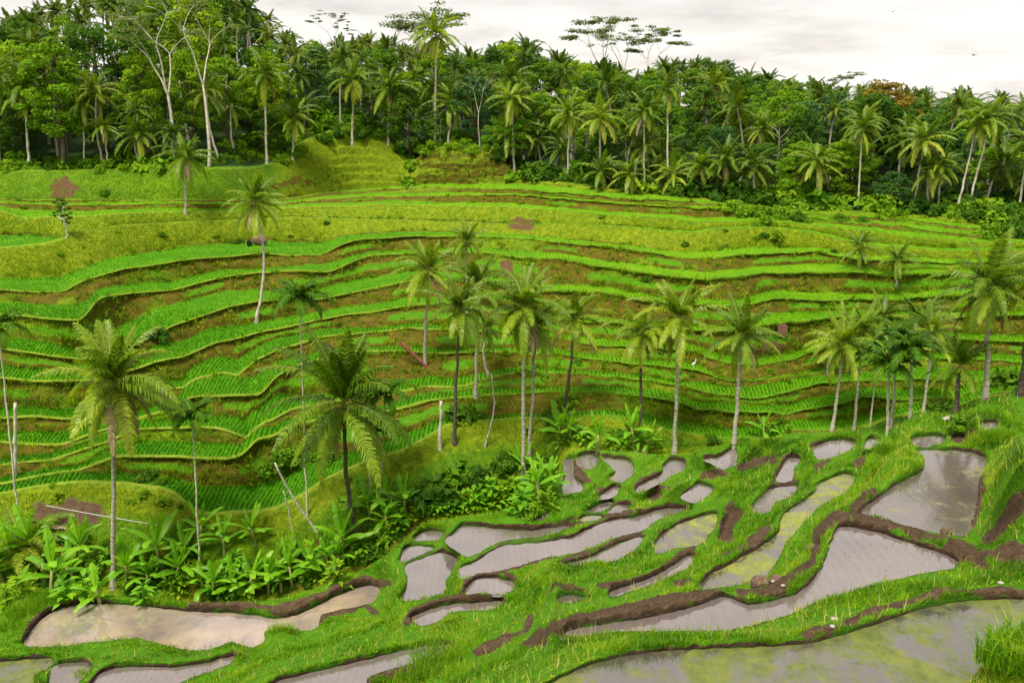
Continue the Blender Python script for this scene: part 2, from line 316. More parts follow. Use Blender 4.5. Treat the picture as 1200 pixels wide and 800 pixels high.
# least squares for the heights: lips level, risers of their given slope
sub = np.arange(0, NC, 4); ns = len(sub); px = PXS[sub]
D0 = np.interp(px, [-420,0,250,400,600,800,1000,1200,1620], [46,46,45,46,50,54,58,60,62])
T0 = tdep(px, SIL[sub]); u0 = np.log(D0*T0)
nu = NL*ns; rows = []; 
A = np.zeros((nu, nu)); bvec = np.zeros(nu)
def eq(ia, va, rhs, w):
    for i, a in zip(ia, va):
        bvec[i] += w*a*rhs
        for j, b in zip(ia, va): A[i, j] += w*a*b
FLATW = 2.5
for k in range(NL):
    c, th, sl = LIPS[k]
    Tb = tdep(px, c[sub])
    Ta = T0 if k == 0 else tdep(px, (LIPS[k-1][0]-LIPS[k-1][1])[sub])
    ratio = np.log(Tb*(1+sl/Ta)/(Tb+sl))
    for i in range(ns):
        if k == 0: eq([i], [1], u0[i]+ratio[i], 4)
        else: eq([k*ns+i, (k-1)*ns+i], [1, -1], ratio[i], 1)
        if i+1 < ns: eq([k*ns+i, k*ns+i+1], [1, -1], 0, FLATW*6)
U = np.linalg.solve(A, bvec).reshape(NL, ns)
HL = np.array([np.interp(PXS, px, np.exp(U[k])) for k in range(NL)])
YL = np.array([HL[k]/tdep(PXS, LIPS[k][0]) for k in range(NL)])
def boxsm(a, r):
    for _ in range(2): a = np.convolve(np.pad(a, r, 'edge'), np.ones(2*r+1)/(2*r+1), 'valid')
    return a
for k in range(NL):
    r_, m_ = (28, .95) if k >= 8 else ((10, .75) if k > 4 else (7, .6))
    YL[k] = YL[k]*(1-m_)+boxsm(YL[k], r_)*m_
for k in range(1, NL):
    YL[k] = np.maximum(YL[k], YL[k-1]+boxsm(np.clip((LIPS[k-1][0]-LIPS[k][0])*.10, .7, 2.2), 5))
YL[13] = boxsm(np.clip(YL[13], YL[12]+2.0, YL[12]+8.), 8)
for k in range(NL): HL[k] = YL[k]*tdep(PXS, LIPS[k][0])

# ---- near slope: ponds traced as level pools
PONDS = [
 ('milky',22.4,[(30,750),(45,730),(60,718),(85,709),(130,708),(170,711),(225,717),(260,718),(300,721),(325,725),(350,720),(380,706),(400,696),(425,687),(443,688),(435,704),(420,710),(395,714),(376,720),(371,731),(358,735),(326,733),(309,737),(306,749),(294,755),(270,749),(252,756),(230,759),(200,755),(180,748),(160,744),(140,746),(100,750),(60,755),(34,754)]),
 ('clear',21.2,[(105,816),(112,795),(122,787),(140,782),(200,782),(240,777),(272,769),(265,777),(240,786),(215,796),(195,806),(180,818)]),
 ('some',21.8,[(60,818),(62,782),(85,776),(100,776),(104,784),(90,800),(85,818)]),
 ('algae2',22.,[(-90,778),(0,775),(35,773),(60,772),(58,780),(40,790),(24,818),(-90,818)]),
 ('clear',17.5,[(310,815),(325,799),(350,792),(400,780),(440,770),(480,761),(500,757),(530,756),(512,765),(485,775),(450,785),(430,794),(420,818)]),
 ('clear',19.2,[(478,662),(500,653),(518,647),(534,655),(526,668),(520,680),(519,693),(498,698),(472,702),(478,690),(480,674)]),
 ('clear',20.2,[(472,655),(475,645),(482,640),(506,641),(494,649),(478,655)]),
 ('clear',20.4,[(488,630),(500,623),(517,623),(514,629),(500,631)]),
 ('clear',18.6,[(524,633),(532,625),(540,618),(546,616),(580,619),(610,621),(634,620),(666,615),(640,625),(620,628),(590,632),(572,638),(550,649),(540,644)]),
 ('clear',17.3,[(540,672),(542,664),(560,657),(580,644),(594,638),(630,636),(668,630),(686,622),(712,611),(750,604),(776,596),(802,595),(788,600),(770,606),(758,616),(752,621),(724,627),(680,644),(660,648),(630,654),(610,660),(590,667),(556,671),(544,675)]),
 ('clear',17.3,[(548,695),(550,686),(560,679),(580,677),(598,682),(600,688),(584,695),(572,692)]),
 ('clear',17.5,[(482,724),(500,716),(530,708),(560,706),(588,704),(572,712),(540,713),(524,717),(514,725),(496,731)]),
 ('clear',16.2,[(664,661),(690,654),(720,640),(751,629),(746,638),(738,645),(728,654),(706,657),(680,659)]),
 ('algae',14.7,[(768,638),(772,632),(786,620),(810,609),(830,603),(838,602),(836,614),(826,628),(816,637),(790,640),(770,646)]),
 ('clear',15.7,[(802,581),(820,567),(834,571),(828,578),(816,586)]),
 ('clear',15.2,[(828,538),(844,535),(860,526),(861,541),(848,547),(838,542)]),
 ('clear',18.4,[(662,538),(670,537),(669,546),(670,558),(681,568),(678,574),(662,577),(661,568),(665,557),(662,547)]),
 ('clear',18.2,[(676,538),(686,532),(698,533),(700,538),(696,545),(688,547),(678,543)]),
 ('some',17.6,[(708,536),(720,537),(736,539),(740,546),(738,554),(728,562),(716,560),(724,552),(716,543)]),
 ('some',16.8,[(780,546),(788,539),(800,542),(799,548),(788,554),(776,562),(760,570),(748,574),(752,568),(764,562),(778,554)]),
 ('clear',17.8,[(704,582),(720,570),(723,572),(720,578),(710,582)]),
 ('some',17.9,[(682,608),(690,604),(704,604),(698,608)]),
 ('some',17.4,[(714,599),(724,592),(736,592),(728,598)]),
 ('some',18.4,[(622,605),(634,599),(641,600),(634,606)]),
 ('some',18.0,[(690,598),(706,590),(718,588),(712,594),(698,599)]),
 ('clear',14.2,[(911,562),(925,537),(936,538),(928,548),(927,562)]),
 ('some',13.9,[(885,592),(905,573),(934,569),(925,579),(908,586),(902,596),(888,598)]),
 ('clear',14.0,[(956,524),(976,515),(999,518),(993,525),(973,534),(959,535)]),
 ('clear',13.2,[(1016,517),(1024,514),(1031,517),(1027,522),(1017,524)]),
 ('algae',12.4,[(959,568),(990,555),(999,559),(996,568),(979,579),(956,593),(934,616),(917,639),(908,656),(897,673),(885,678),(860,684),(826,690),(822,686),(832,675),(860,660),(871,653),(894,641),(914,624),(919,605),(934,593),(956,579)]),
 ('some',10.7,[(1010,600),(1030,585),(1058,565),(1084,551),(1084,534),(1075,528),(1104,527),(1132,528),(1152,534),(1153,545),(1146,562),(1143,588),(1138,605),(1132,624),(1121,627),(1101,623),(1075,619),(1053,612),(1030,605)]),
 ('clear',10.3,[(979,624),(990,617),(1013,620),(1041,627),(1075,639),(1101,647),(1121,658),(1115,664),(1087,668),(1055,675),(1021,684),(993,693),(959,703),(925,718),(885,730),(850,737),(800,738),(740,738),(700,741),(667,745),(665,740),(700,733),(762,724),(800,715),(825,708),(848,699),(862,704),(880,708),(900,706),(930,698),(950,685),(965,665),(975,642)]),
 ('algae2',8.7,[(600,830),(645,800),(687,780),(750,765),(825,760),(900,757),(952,753),(989,743),(1036,729),(1087,712),(1137,704),(1200,702),(1330,700),(1330,718),(1215,722),(1195,735),(1188,752),(1160,775),(1140,790),(1125,820),(1110,848),(585,848)]),
 ('some',11.3,[(1070,515),(1078,511),(1101,510),(1105,514),(1095,520),(1084,524),(1073,521)]),
 ('clear',10.4,[(1152,497),(1166,494),(1167,503),(1155,503)]),
 ('some',14.4,[(655,702),(662,698),(672,697),(682,699),(668,704)]),
 ('clear',13.7,[(797,660),(810,650),(808,660),(790,671),(770,680),(740,690),(718,697),(718,693),(745,684),(775,672)]),
]
HC = [(-420,760,24),(-100,740,24),(0,800,22.8),(0,700,23.8),(130,692,23.6),(300,700,23.3),(400,675,22.8),(440,652,22.2),(470,627,21.6),(560,603,20.2),(640,590,19.5),(655,545,19.2),(700,526,18.8),(780,532,17.6),(840,522,16.),(880,515,15.2),(930,507,15.0),(1010,505,14.2),(1050,490,13.4),(1110,482,12.2),(1160,464,11.2),(1200,456,10.6),
      (1420,440,9.5),(1165,520,10.0),(1045,540,11.8),(1195,560,8.0),(1185,600,8.3),(1160,650,9.7),(1200,660,9.0),(1300,600,8),(1420,620,7.5),(250,775,22.2),(350,755,21.6),(450,735,18.6),(600,725,15.6),(560,765,16.0),(640,670,16.2),(600,790,12.),(460,690,20.3),(890,600,13.6),(860,585,14.6),(960,640,11.6),
      (1185,780,7.9),(1300,760,7.2),(1420,780,6.8),(200,860,20),(500,860,15),(350,840,17.5),(-200,860,21),(-420,860,21),(880,540,14.9),(700,680,14.6)]
def poly_sd(poly, X, Y):
    P = np.array(poly, float); Q = np.roll(P, -1, 0); best = np.full(X.shape, 1e9); ins = np.zeros(X.shape, bool); dyb = np.zeros(X.shape)
    for (ax, ay), (bx, by) in zip(P, Q):
        ex, ey = bx-ax, by-ay; t = np.clip(((X-ax)*ex+(Y-ay)*ey)/(ex*ex+ey*ey+1e-9), 0, 1)
        qx = X-(ax+t*ex); qy = Y-(ay+t*ey); d = np.sqrt(qx*qx+qy*qy)
        m = d < best; best = np.where(m, d, best); dyb = np.where(m, qy, dyb)
        c = ((ay > Y) != (by > Y)) & (X < (bx-ax)*(Y-ay)/(by-ay+1e-12)+ax); ins ^= c
    return np.where(ins, -best, best), dyb
def smooth_poly(p, it=2):
    P = np.array(p, float)
    for _ in range(it):
        A_ = np.roll(P, 1, 0); B_ = np.roll(P, -1, 0); C_ = np.roll(P, -2, 0)
        m = (P+B_)*.5+((P+B_)-(A_+C_))*.045; P = np.stack([P, m], 1).reshape(-1, 2)
    return P
PS = []
for m, h, p in PONDS:
    q = smooth_poly(p, 3); PS.append((m, h, q+np.stack([fbm(q[:, 0]/7., q[:, 1]/7., 3, 2)*2.2, fbm(q[:, 0]/7., q[:, 1]/7., 9, 2)*1.6], 1)))
STROKES = [ # muddy dikes: points, width in px, height in m
 ([(228,712),(265,712),(300,712),(325,714),(350,708),(375,698),(400,688),(425,682),(446,683)],8,.22),
 ([(27,744),(40,728),(58,713),(85,705),(100,704)],3.5,.08),([(374,726),(380,720),(400,715),(425,709),(445,720)],6,.2),
 ([(478,730),(483,719),(500,709),(530,702),(560,699),(583,701)],5,.18),([(540,697),(545,682),(560,675),(590,671),(605,679)],4,.15),
 ([(556,673),(590,669),(620,661),(650,652)],3,.1),([(652,662),(670,653),(700,644),(730,631),(754,622)],3.5,.12),
 ([(618,760),(640,745),(680,727),(740,717),(790,706),(825,699),(842,699)],10,.2),([(642,704),(650,693),(670,689),(688,695)],4,.12),
 ([(700,690),(730,685),(760,676),(780,665),(800,648),(812,643)],4,.14),([(845,653),(865,645),(885,634),(900,622)],6,.15),([(793,684),(808,682)],6,.12),
 ([(862,692),(890,697),(915,694)],7,.16),([(905,692),(925,681),(950,660),(958,640),(962,622),(975,607),(1000,607),(1030,613),(1060,620),(1090,631),(1112,633)],6.5,.22),
 ([(1000,597),(1013,584),(1024,579)],7,.15),([(1120,640),(1145,655),(1175,652),(1215,645)],15,.1),([(1165,630),(1205,615)],13,0),
 ([(940,745),(980,735),(1020,720),(1060,708),(1100,699),(1150,694),(1250,692)],6,.12),([(905,566),(914,550),(920,536),(932,532)],3.5,.12),([(905,570),(935,564)],3,.08),
 ([(957,548),(970,541)],4,.08),([(673,546),(684,562)],7,-.35),([(760,580),(770,577)],8,-.5),([(825,556),(845,552)],9,-.35),([(850,630),(852,612),(860,598)],9,-.45),
 ([(1003,545),(1016,538)],8,-.5),([(1124,513),(1142,510)],9,-.55),([(875,545),(898,537)],10,-.4),([(1150,560),(1146,600),(1137,618)],5,-.2),
 ([(427,803),(450,790),(490,779),(535,764)],6,.14),([(552,768),(590,749),(615,741)],7,.12),([(616,745),(622,722)],4,.1),([(112,800),(120,785),(138,779)],3,.08),
 ([(744,566),(760,560),(775,555)],5,-.1),([(750,566),(792,574)],3,-.1),([(700,575),(715,569)],6,.02),([(655,620),(700,605),(750,598),(790,592)],2.5,.05),([(540,614),(560,613),(600,617),(640,616),(670,608),(690,605)],2.5,.06)]
MOUNDS = [(1040,545,26,16,.55),(895,527,14,8,.35),(1168,522,14,10,.35),(852,583,12,8,.35),(700,672,22,10,.25),(640,690,16,12,.3),(735,660,14,8,.3),(1196,600,26,30,1.2),(1190,548,20,14,.9),(1180,790,30,25,.3),(330,745,14,7,.3),(456,700,12,12,.2),(1175,575,30,12,.35)]

def stroke_d(pts, X, Y):
    best = np.full(X.shape, 1e9)
    for (ax, ay), (bx, by) in zip(pts[:-1], pts[1:]):
        ex, ey = bx-ax, by-ay; t = np.clip(((X-ax)*ex+(Y-ay)*ey)/(ex*ex+ey*ey), 0, 1)
        d = np.hypot(X-(ax+t*ex), (Y-(ay+t*ey))*1.3); best = np.minimum(best, d)
    return best
def near_field(X, Y):
    """X,Y pixel coordinates -> h, bump z, sd, mud, pond index"""
    num = np.zeros(X.shape); den = np.zeros(X.shape); sdm = np.full(X.shape, 1e9); dym = np.zeros(X.shape); pin = np.full(X.shape, -1)
    for i, (m, h, P) in enumerate(PS):
        bb = P.min(0)-220, P.max(0)+220
        idx = (X > bb[0][0]) & (X < bb[1][0]) & (Y > bb[0][1]) & (Y < bb[1][1])
        if not idx.any(): continue
        sd, dy = poly_sd(P, X[idx], Y[idx])
        w = 1/(np.maximum(sd-4.5, 0)+.6+.1*np.maximum(sd, 0))**2.6*sstep(220, 90, sd)
        num[idx] += w*h; den[idx] += w
        a = sdm[idx]; b = dym[idx]; m_ = sd < a; sdm[idx] = np.where(m_, sd, a); dym[idx] = np.where(m_, dy, b)
        q = pin[idx]; pin[idx] = np.where(m_, i, q)
    for (x, y, h) in HC:
        w = 1/(np.hypot(X-x, (Y-y)*1.6)+14)**2.6*1.3; num += w*h; den += w
    h = num/den
    hp = np.array([p[1] for p in PS])[pin]
    h = np.where(sdm < 0, hp, h)
    mud = np.zeros(X.shape); z = np.zeros(X.shape)
    for pts, w, a in STROKES:
        d = stroke_d(pts, X, Y); e = np.exp(-(d/w)**2*1.1)
        dn = d+w*(.9*(vnoise(X/9., Y/6., 60)-.5)+.9*(vnoise(X/24., Y/14., 61)-.45))+.35*np.maximum(0, 9-np.minimum(np.hypot(X-pts[0][0], Y-pts[0][1]), np.hypot(X-pts[-1][0], Y-pts[-1][1])))
        mud = np.maximum(mud, sstep(w*1.3, w*.6, dn)); z = np.where(abs(a*e) > abs(z), a*e, z)
    side = sstep(2., -3., dym)          # 1 on the far side of a pool
    rz = sstep(0, 6, sdm)*np.exp(-np.maximum(sdm-6, 0)/12)
    h = h-h*rz*(.0065+.009*side)
    h = h+h*np.where(z < 0, -z*.06, 0)*sstep(6, 13, sdm)
    z = np.where(z < 0, 0, z*.6)*sstep(-1, 4, sdm)
    for (x, y, sx, sy, a) in MOUNDS: z = z+a*np.exp(-((X-x)/sx)**2-((Y-y)/sy)**2)*sstep(1, 8, sdm)
    edge = sstep(6.2, 3.2, sdm+2.2*(vnoise(X/14., Y/9., 8)-.5)*2)*side*(.15+1.25*vnoise(X/38., Y/20., 5))
    mud = np.maximum(mud, edge)
    return h, z, sdm, mud, pin, side

NR = 300
tt = np.linspace(0, 1, NR)
PYN = 862+(SIL[:, None]-862)*tt[None]
PXN = np.repeat(PXS[:, None], NR, 1)
hN, zN, sdN, mudN, pinN, sideN = near_field(PXN, PYN)
TN = tdep(PXN, PYN)
YN = hN/TN
YN = np.maximum.accumulate(YN+np.arange(NR)*1e-3, axis=1)
hN2 = YN*TN
p = at_depth(PXN, PYN, YN)
XN = p[..., 0]
rough = fbm(XN*1.1, YN*1.1, 3)*.14+fbm(XN*4, YN*4, 9, 3)*.08
lumps = np.abs(fbm(XN*3.2, YN*3.2, 31, 4))*.22
zz = CAMZ-hN2+zN+sstep(2, 10, sdN)*rough+mudN*sstep(.5, 4, sdN)*(lumps*.8-.05)
zz -= sstep(.5, -5, sdN)*.22+.10*(sdN < .3)
ZN = zz
# attributes of the near slope
A_near = dict(mud=mudN, rice=0*mudN, bund=0*mudN, olive=.55*sstep(.0, .5, fbm(XN*.3, YN*.3, 55))*(sdN > 5), lush=.75+0*mudN, earth=0*mudN, forest=0*mudN, bright=0*mudN, scar=0*mudN, wet=sstep(5., 1., sdN))
A_near['mud'] = np.where(sdN < 0, 1., A_near['mud'])

# ---- far slope rows
rowsP = []  # (py, Y, h, dz, attrs)
def arow(**k): 
    d = dict(mud=0., rice=0., bund=0., olive=0., lush=0., earth=0., forest=0., bright=0., scar=0., wet=0.); d.update(k); return d
far = []
YS = YN[:, -1]; HS = hN2[:, -1]; XS_ = XN[:, -1]
Y0 = np.maximum(np.interp(PXS, px, D0), YS+3)
H0 = Y0*tdep(PXS, SIL)
# ravine behind the near edge (hidden): three rows
for f in (.12, .35, .65, .9):
    Yr = YS+(Y0-YS)*f; hr = HS+(H0-HS)*f+sin(pi*f)*1.2*np.clip((Y0-YS)/8, .2, 2)
    far.append((SIL, Yr, hr, 0, arow(lush=.4, olive=.3)))
pf_Y, pf_H, pf_py = Y0, H0, SIL
wob = lambda Y, k, a: 0
BARE = [(75,222,20,13),(615,262,18,9),(593,315,10,10),(905,405,22,7)]
MIDX = {}
for k in range(NL):
    c, th, sl = LIPS[k]
    Yb, Hb = YL[k], HL[k]
    Yb = np.maximum(Yb, pf_Y+.15)
    Hb = Yb*tdep(PXS, c); YL[k] = Yb; HL[k] = Hb
    nr = 14 if k == 0 else (44 if k == 13 else (10 if k in (9, 10) else 9))
    tall = (pf_H-Hb)
    for q in range(1, nr+1):
        f = q/(nr+.0); f2 = f; fh = f
        if k == 13:
            s6 = f*7; fl = np.floor(s6); fr = s6-fl; kn = np.maximum(sstep(484, 500, PXS)*sstep(606, 590, PXS), .5*sstep(380, 410, PXS)*sstep(482, 470, PXS))
            f2 = f+kn*((fl+sstep(.62, 1, fr))/7-f); fh = f+kn*((fl+sstep(0, .62, fr))/7-f)
        elif 0 < k < 9:
            led = sstep(.52, .6, vnoise(PXS/60., 0*PXS, k+70)); f2 = f+led*(np.interp(f, [0, .38, .5, 1], [0, .10, .62, 1])-f)
        Yq = pf_Y+(Yb-pf_Y)*f2; Hq = pf_H+(Hb-pf_H)*fh
        pyq = pf_py+(c-pf_py)*f
        if q == nr: break
        if k == 0: at = arow(olive=.45+.3*sin(f*9), lush=.15, earth=.35*(f < .5))
        elif k == 9: at = arow(olive=.75, earth=.5*(f < .15))
        elif k == 13: at = arow(olive=.25+.5*sstep(310, 350, PXS), lush=.25*sstep(350, 310, PXS), earth=np.where((PXS > 310) & (f < .4), .05+1.3*(vnoise(PXS/18., 0*PXS+f*9, 33)-.35), 0))
        elif k in (10,): at = arow(olive=.6, earth=.6*(f < .2))
        else: at = arow(earth=.95-.12*f-1.1*led*(.36 < f < .62)-.5*sstep(.55, .75, vnoise(PXS/26., 0*PXS, k+31))*sstep(.75, .25, f+0*PXS), olive=.5-.4*led*(.36 < f < .62), lush=.9*led*(.36 < f < .62)+.2*vnoise(PXS/30., 0*PXS, k+90), mud=.22*(f < .3))
        bulge = .10*np.sin(pi*f)*np.clip(tall, 0, 3)
        far.append((pyq, Yq-bulge*(k in (0, 9, 10, 13))+(.34*sstep(.35, .85, f+0*PXS)*np.clip(tall, 0, 1.2) if 0 < k < 9 or k > 10 and k != 13 else 0), Hq, 0, at))
    BD = np.interp(PXS, [350, 700], [1, .45]); BR = np.clip(.30+.65*sstep(420, 720, PXS)+.5*(k >= 10), 0, 1)*(1-.6*sstep(7, 0, k+0*PXS)*1)
    far.append((c, Yb, Hb, 0, arow(bund=.5*BD, olive=.5)))
    # bund and floor
    pyf = c-th; Yf = Hb/tdep(PXS, pyf)
    if k < NL-1: Yf = np.maximum(np.minimum(Yf, YL[k+1]-np.clip((YL[k+1]-Yb)*.18, .2, 1.2)), Yb+.3)
    Hf = Yf*tdep(PXS, pyf)
    bw = np.clip((Yf-Yb)*.25, .02, .38)
    if k < NL-1:
        far.append((c, Yb+bw*.5, Hb, .05, arow(bund=.95*BD, lush=.8)))
        far.append((c, Yb+bw, Hb, .03, arow(bund=.6*BD, lush=.9)))
        far.append((c, Yb+bw*1.5, Hb, -.03, arow(rice=.9, bright=BR)))
        for f in (.35, .6, .8, .97):
            far.append((c+(pyf-c)*f, Yb+bw*1.5+(Yf-Yb-bw*1.5)*f, Hb+(Hf-Hb)*f, -.03, arow(rice=1., bright=BR)))
    else: Yf = Yb+.5
    pf_Y, pf_H, pf_py = np.maximum(Yf, Yb+bw*1.6), (Hf if k < NL-1 else Hb)+.03, pyf
YC, HCR, PYC = pf_Y, pf_H-.03, LIPS[-1][0]
KX = PXS
rise = np.interp(KX, [-420,0,300,600,700,900,1620], [12,12,12,11.5,10.,10.,10.])
LEN = np.interp(KX, [-420,300,600,900,1620], [60,60,75,85,90])
RATIO = (KX-600)/1000/CP
def forest_h(Y, i):
    s = np.clip((Y-YC[i])/LEN[i], 0, 1); return HCR[i]-rise[i]*(s*s*(3-2*s)*.55+s*.45)
FY = np.array([1, 3, 7, 12, 18, 26, 36, 48, 62, 80, 100, 130, 180, 260, 500, 1000, 2500.])
for dy in FY:
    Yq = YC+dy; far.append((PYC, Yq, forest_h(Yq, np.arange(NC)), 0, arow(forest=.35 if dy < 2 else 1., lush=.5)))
FP = np.stack([r[0]+0*PXS for r in far], 1); FYy = np.stack([r[1]+0*PXS for r in far], 1); FH = np.stack([r[2]+0*PXS for r in far], 1); FD = np.stack([r[3]+0*PXS for r in far], 1)
nfar = FP.shape[1]-len(FY)
dx, dy_, dz_ = ray(PXS[:, None], FP)
FX = FYy*dx/dy_
for j in range(nfar, FP.shape[1]): FX[:, j] = FYy[:, j]*FX[:, nfar-1]/FYy[:, nfar-1]
A_far = {k: np.stack([np.broadcast_to(r[4][k], PXS.shape) for r in far], 1).astype(float) for k in far[0][4]}
isfloor = A_far['rice'] > .5
FZ = CAMZ-FH+FD
amp = np.where(isfloor | (A_far['bund'] > .3), .015, .22)
FZ = FZ+amp*fbm(FX*.9, FYy*.9, 12)
# undulating risers
FYj = FYy-np.where(A_far['earth'] > .3, .22, .0)*fbm(FX*.8, FYy*.3+FZ*.5, 77)
# bare earth scars
for (bx, by, sx, sy) in BARE:
    e = np.clip(1.5+.7*fbm(PXS[:, None]/11., FP/8., int(bx)+3)-np.sqrt(((PXS[:, None]-bx)/sx)**2+((FP-by)/sy)**2)*1.1, 0, 1)*(~isfloor)
    A_far['scar'] = np.maximum(A_far['scar'], e)
knoll = ((PXS[:, None] > 486) & (PXS[:, None] < 604) & (FP > 172) & (FP < 219) & (~isfloor) & (FYy < YC[:, None]+1))
kn2 = fbm(PXS[:, None]/22., FP/5., 21); A_far['earth'] = np.where(knoll, .62+.9*kn2, A_far['earth']); A_far['olive'] = np.where(knoll, .9, A_far['olive']); A_far['bund'] = np.where(knoll & (kn2 < .05), .45, A_far['bund'])
valbrown = np.exp(-((PXS[:, None]-90)/55)**2-((FP-598)/22)**2)*(~isfloor); A_far['mud'] = np.maximum(A_far['mud'], np.clip(valbrown*1.5-.45+.8*fbm(PXS[:, None]/16., FP/12., 4), 0, .85)*(valbrown > .15))
A_far['mud'] = np.where((A_far['rice'] < .5), A_far['mud'], 0)
# patchiness of the risers: some brown, some overgrown
patch = fbm(FX*.10, FYy*.16, 5)
A_far['earth'] = np.where((A_far['earth'] > .3) & ~knoll, np.clip(A_far['earth']+patch*1.3+.10, 0, 1), A_far['earth'])
# strip towards and behind the camera
back = []
yb = YN[:, 0]; zb = ZN[:, 0]; xb = XN[:, 0]
for f in (-14, -3, 0, 3, 5.5, 7.5, 9.):
    Yq = np.minimum(f, yb-.3-(9-f)*.05); t = np.clip((yb-Yq)/(yb-0), 0, 1.6)
    back.append((xb*(1.+.35*t), Yq, zb+(28.1-zb)*np.clip(t, 0, 1)**.8+np.maximum(t-1, 0)*3))
BX = np.stack([b[0] for b in back], 1); BY = np.stack([b[1] for b in back], 1); BZ = np.stack([b[2] for b in back], 1)
GX = np.concatenate([BX, XN, FX], 1); GY = np.concatenate([BY, YN, FYj], 1); GZ = np.concatenate([BZ, ZN, FZ], 1)
nb = BX.shape[1]; NRT = GX.shape[1]
AT = {}
for k in A_near:
    v = {'lush': .75}.get(k, 0.)
    AT[k] = np.concatenate([np.full(BX.shape, v), A_near[k], A_far[k]], 1).ravel()
i = np.arange(NC-1)[:, None]*NRT; j = np.arange(NRT-1)[None]
F = np.stack([i+j, i+NRT+j, i+NRT+j+1, i+j+1], -1).reshape(-1, 4)
ground = link_mesh('ground', np.stack([GX, GY, GZ], -1).reshape(-1, 3), F, M['ground'], attrs=AT, smooth=True)
tag(ground, 'terraced valley of grassy banks, muddy dikes and stepped rice fields', None, None, 'structure')
print('crest Y', [round(float(v), 1) for v in YC[::60]], 'crest h', [round(float(v), 1) for v in HCR[::60]])
print('lip1 h', HL[0][::60].round(1), 'lip8', HL[8][::60].round(1), YL[8][::60].round(0))

# ---- ponds
for m, h, P in PS:
    Pe = P
    T = tdep(Pe[:, 0], Pe[:, 1]); v = at_depth(Pe[:, 0], Pe[:, 1], h/T); c0 = v.mean(0)
    # grow slightly so that the water meets the bank
    n = len(v); nx = np.roll(v, -1, 0)-np.roll(v, 1, 0); ln = np.hypot(nx[:, 0], nx[:, 1])+1e-9
    nrm = np.stack([nx[:, 1]/ln, -nx[:, 0]/ln, 0*ln], 1)
    area = .5*np.sum(v[:, 0]*np.roll(v[:, 1], -1)-np.roll(v[:, 0], -1)*v[:, 1])
    v = v+nrm*np.sign(area)*.12
    v[:, 2] = CAMZ-h-.07
    me = bpy.data.meshes.new('water'); me.from_pydata([tuple(x) for x in v], [], [list(range(n))] if area > 0 else [list(range(n))[::-1]]); me.materials.append(W[m]); me.update()
    o = bpy.data.objects.new('water', me); COL.objects.link(o)
    tag(o, None, None, None, 'structure')

# lookups
def surf(px, py):
    """world point on the terrain seen at pixel px,py"""
    i = int(np.clip(round((px-PXS[0])/2.5), 0, NC-1))
    if py > SIL[i]:
        j = np.interp(py, PYN[i, ::-1], np.arange(NR)[::-1]); j = int(round(j))
        return np.array([XN[i, j], YN[i, j], ZN[i, j]])
    if py <= PYC[i]: 
        return np.array([FX[i, nfar], FYy[i, nfar], FZ[i, nfar]])
    a = FP[i, 4:nfar]; j = 4+int(np.argmin(abs(a-py)))
    return np.array([FX[i, j], FYy[i, j], FZ[i, j]])
def zat(x, y):
    """ground height under a world point beyond the near edge"""
    i = int(np.clip(round((600+x/y*CP*1000*1.0-PXS[0])/2.5), 0, NC-1))
    best = None
    for ii in range(max(0, i-30), min(NC, i+31), 3):
        j = int(np.argmin(abs(FYj[ii]-y))); d = abs(FX[ii, j]-x)
        if best is None or d < best[0]: best = (d, FZ[ii, j])
    return float(best[1])
# ------------------------------------------------------------------ plants
def nrm(v): return v/(np.linalg.norm(v, axis=-1, keepdims=True)+1e-9)
def frond(mb, org, az, e0, droop, Lf, n=42, lmax=1.0, wl=.07, hang=.7, r=.5, m=0, mr=1, roll=0., rg=None, fold=1., rr=.03, curlp=1.15):
    rg = rg or rng
    K = 11; t = np.linspace(0, 1, K)
    e = e0-droop*t**curlp; ds = Lf/(K-1)
    h = np.cumsum(np.cos(e)*ds)-np.cos(e[0])*ds; z = np.cumsum(np.sin(e)*ds)-np.sin(e[0])*ds
    side_curve = roll*h**2*.05
    dirh = np.array([cos(az), sin(az), 0]); sd_ = np.array([-sin(az), cos(az), 0])
    P = np.array(org)+h[:, None]*dirh+side_curve[:, None]*sd_+z[:, None]*np.array([0, 0, 1.])
    mb.tube(P, np.linspace(rr, rr*.25, K), 3, .5, mr, cap=False)
    ts = np.linspace(.10, .995, n)+rg.uniform(-.01, .01, n); ts = np.clip(ts, 0, 1)
    C = np.stack([np.interp(ts, t, P[:, k]) for k in range(3)], 1)
    tg = nrm(np.gradient(P, axis=0)); Tg = nrm(np.stack([np.interp(ts, t, tg[:, k]) for k in range(3)], 1))
    S0 = nrm(sd_[None]-np.sum(sd_*Tg, 1)[:, None]*Tg)
    ll = lmax*np.clip(np.sin(pi*(.16+.80*ts)), .05, 1)**.7
    for s in (-1, 1):
        l = ll*rg.uniform(.72, 1.1, n); fw = .40+.55*ts+rg.uniform(-.18, .18, n)
        d1 = nrm(S0*s*fold+Tg*fw[:, None]+np.stack([0*ts, 0*ts, rg.uniform(-.2, .3, n)], 1))
        a = C+d1*(l*.45)[:, None]
        hg = hang*rg.uniform(.6, 1.35, n)
        d2 = nrm(d1*.8+Tg*.2+np.array([0, 0, -1.])*hg[:, None]*1.25)
        b = a+d2*(l*.55)[:, None]
        wv = Tg*(wl*.80)
        V = np.stack([C-wv*.6, C+wv*.6, a+wv, a-wv, b], 1).reshape(-1, 3)
        i = np.arange(n)[:, None]*5
        rv = np.clip(r+rg.uniform(-.16, .16, n), 0, 1)
        mb.add(V, i+np.array([[0, 1, 2, 3]]), i+np.array([[3, 2, 4]]), np.repeat(rv, 5), m)

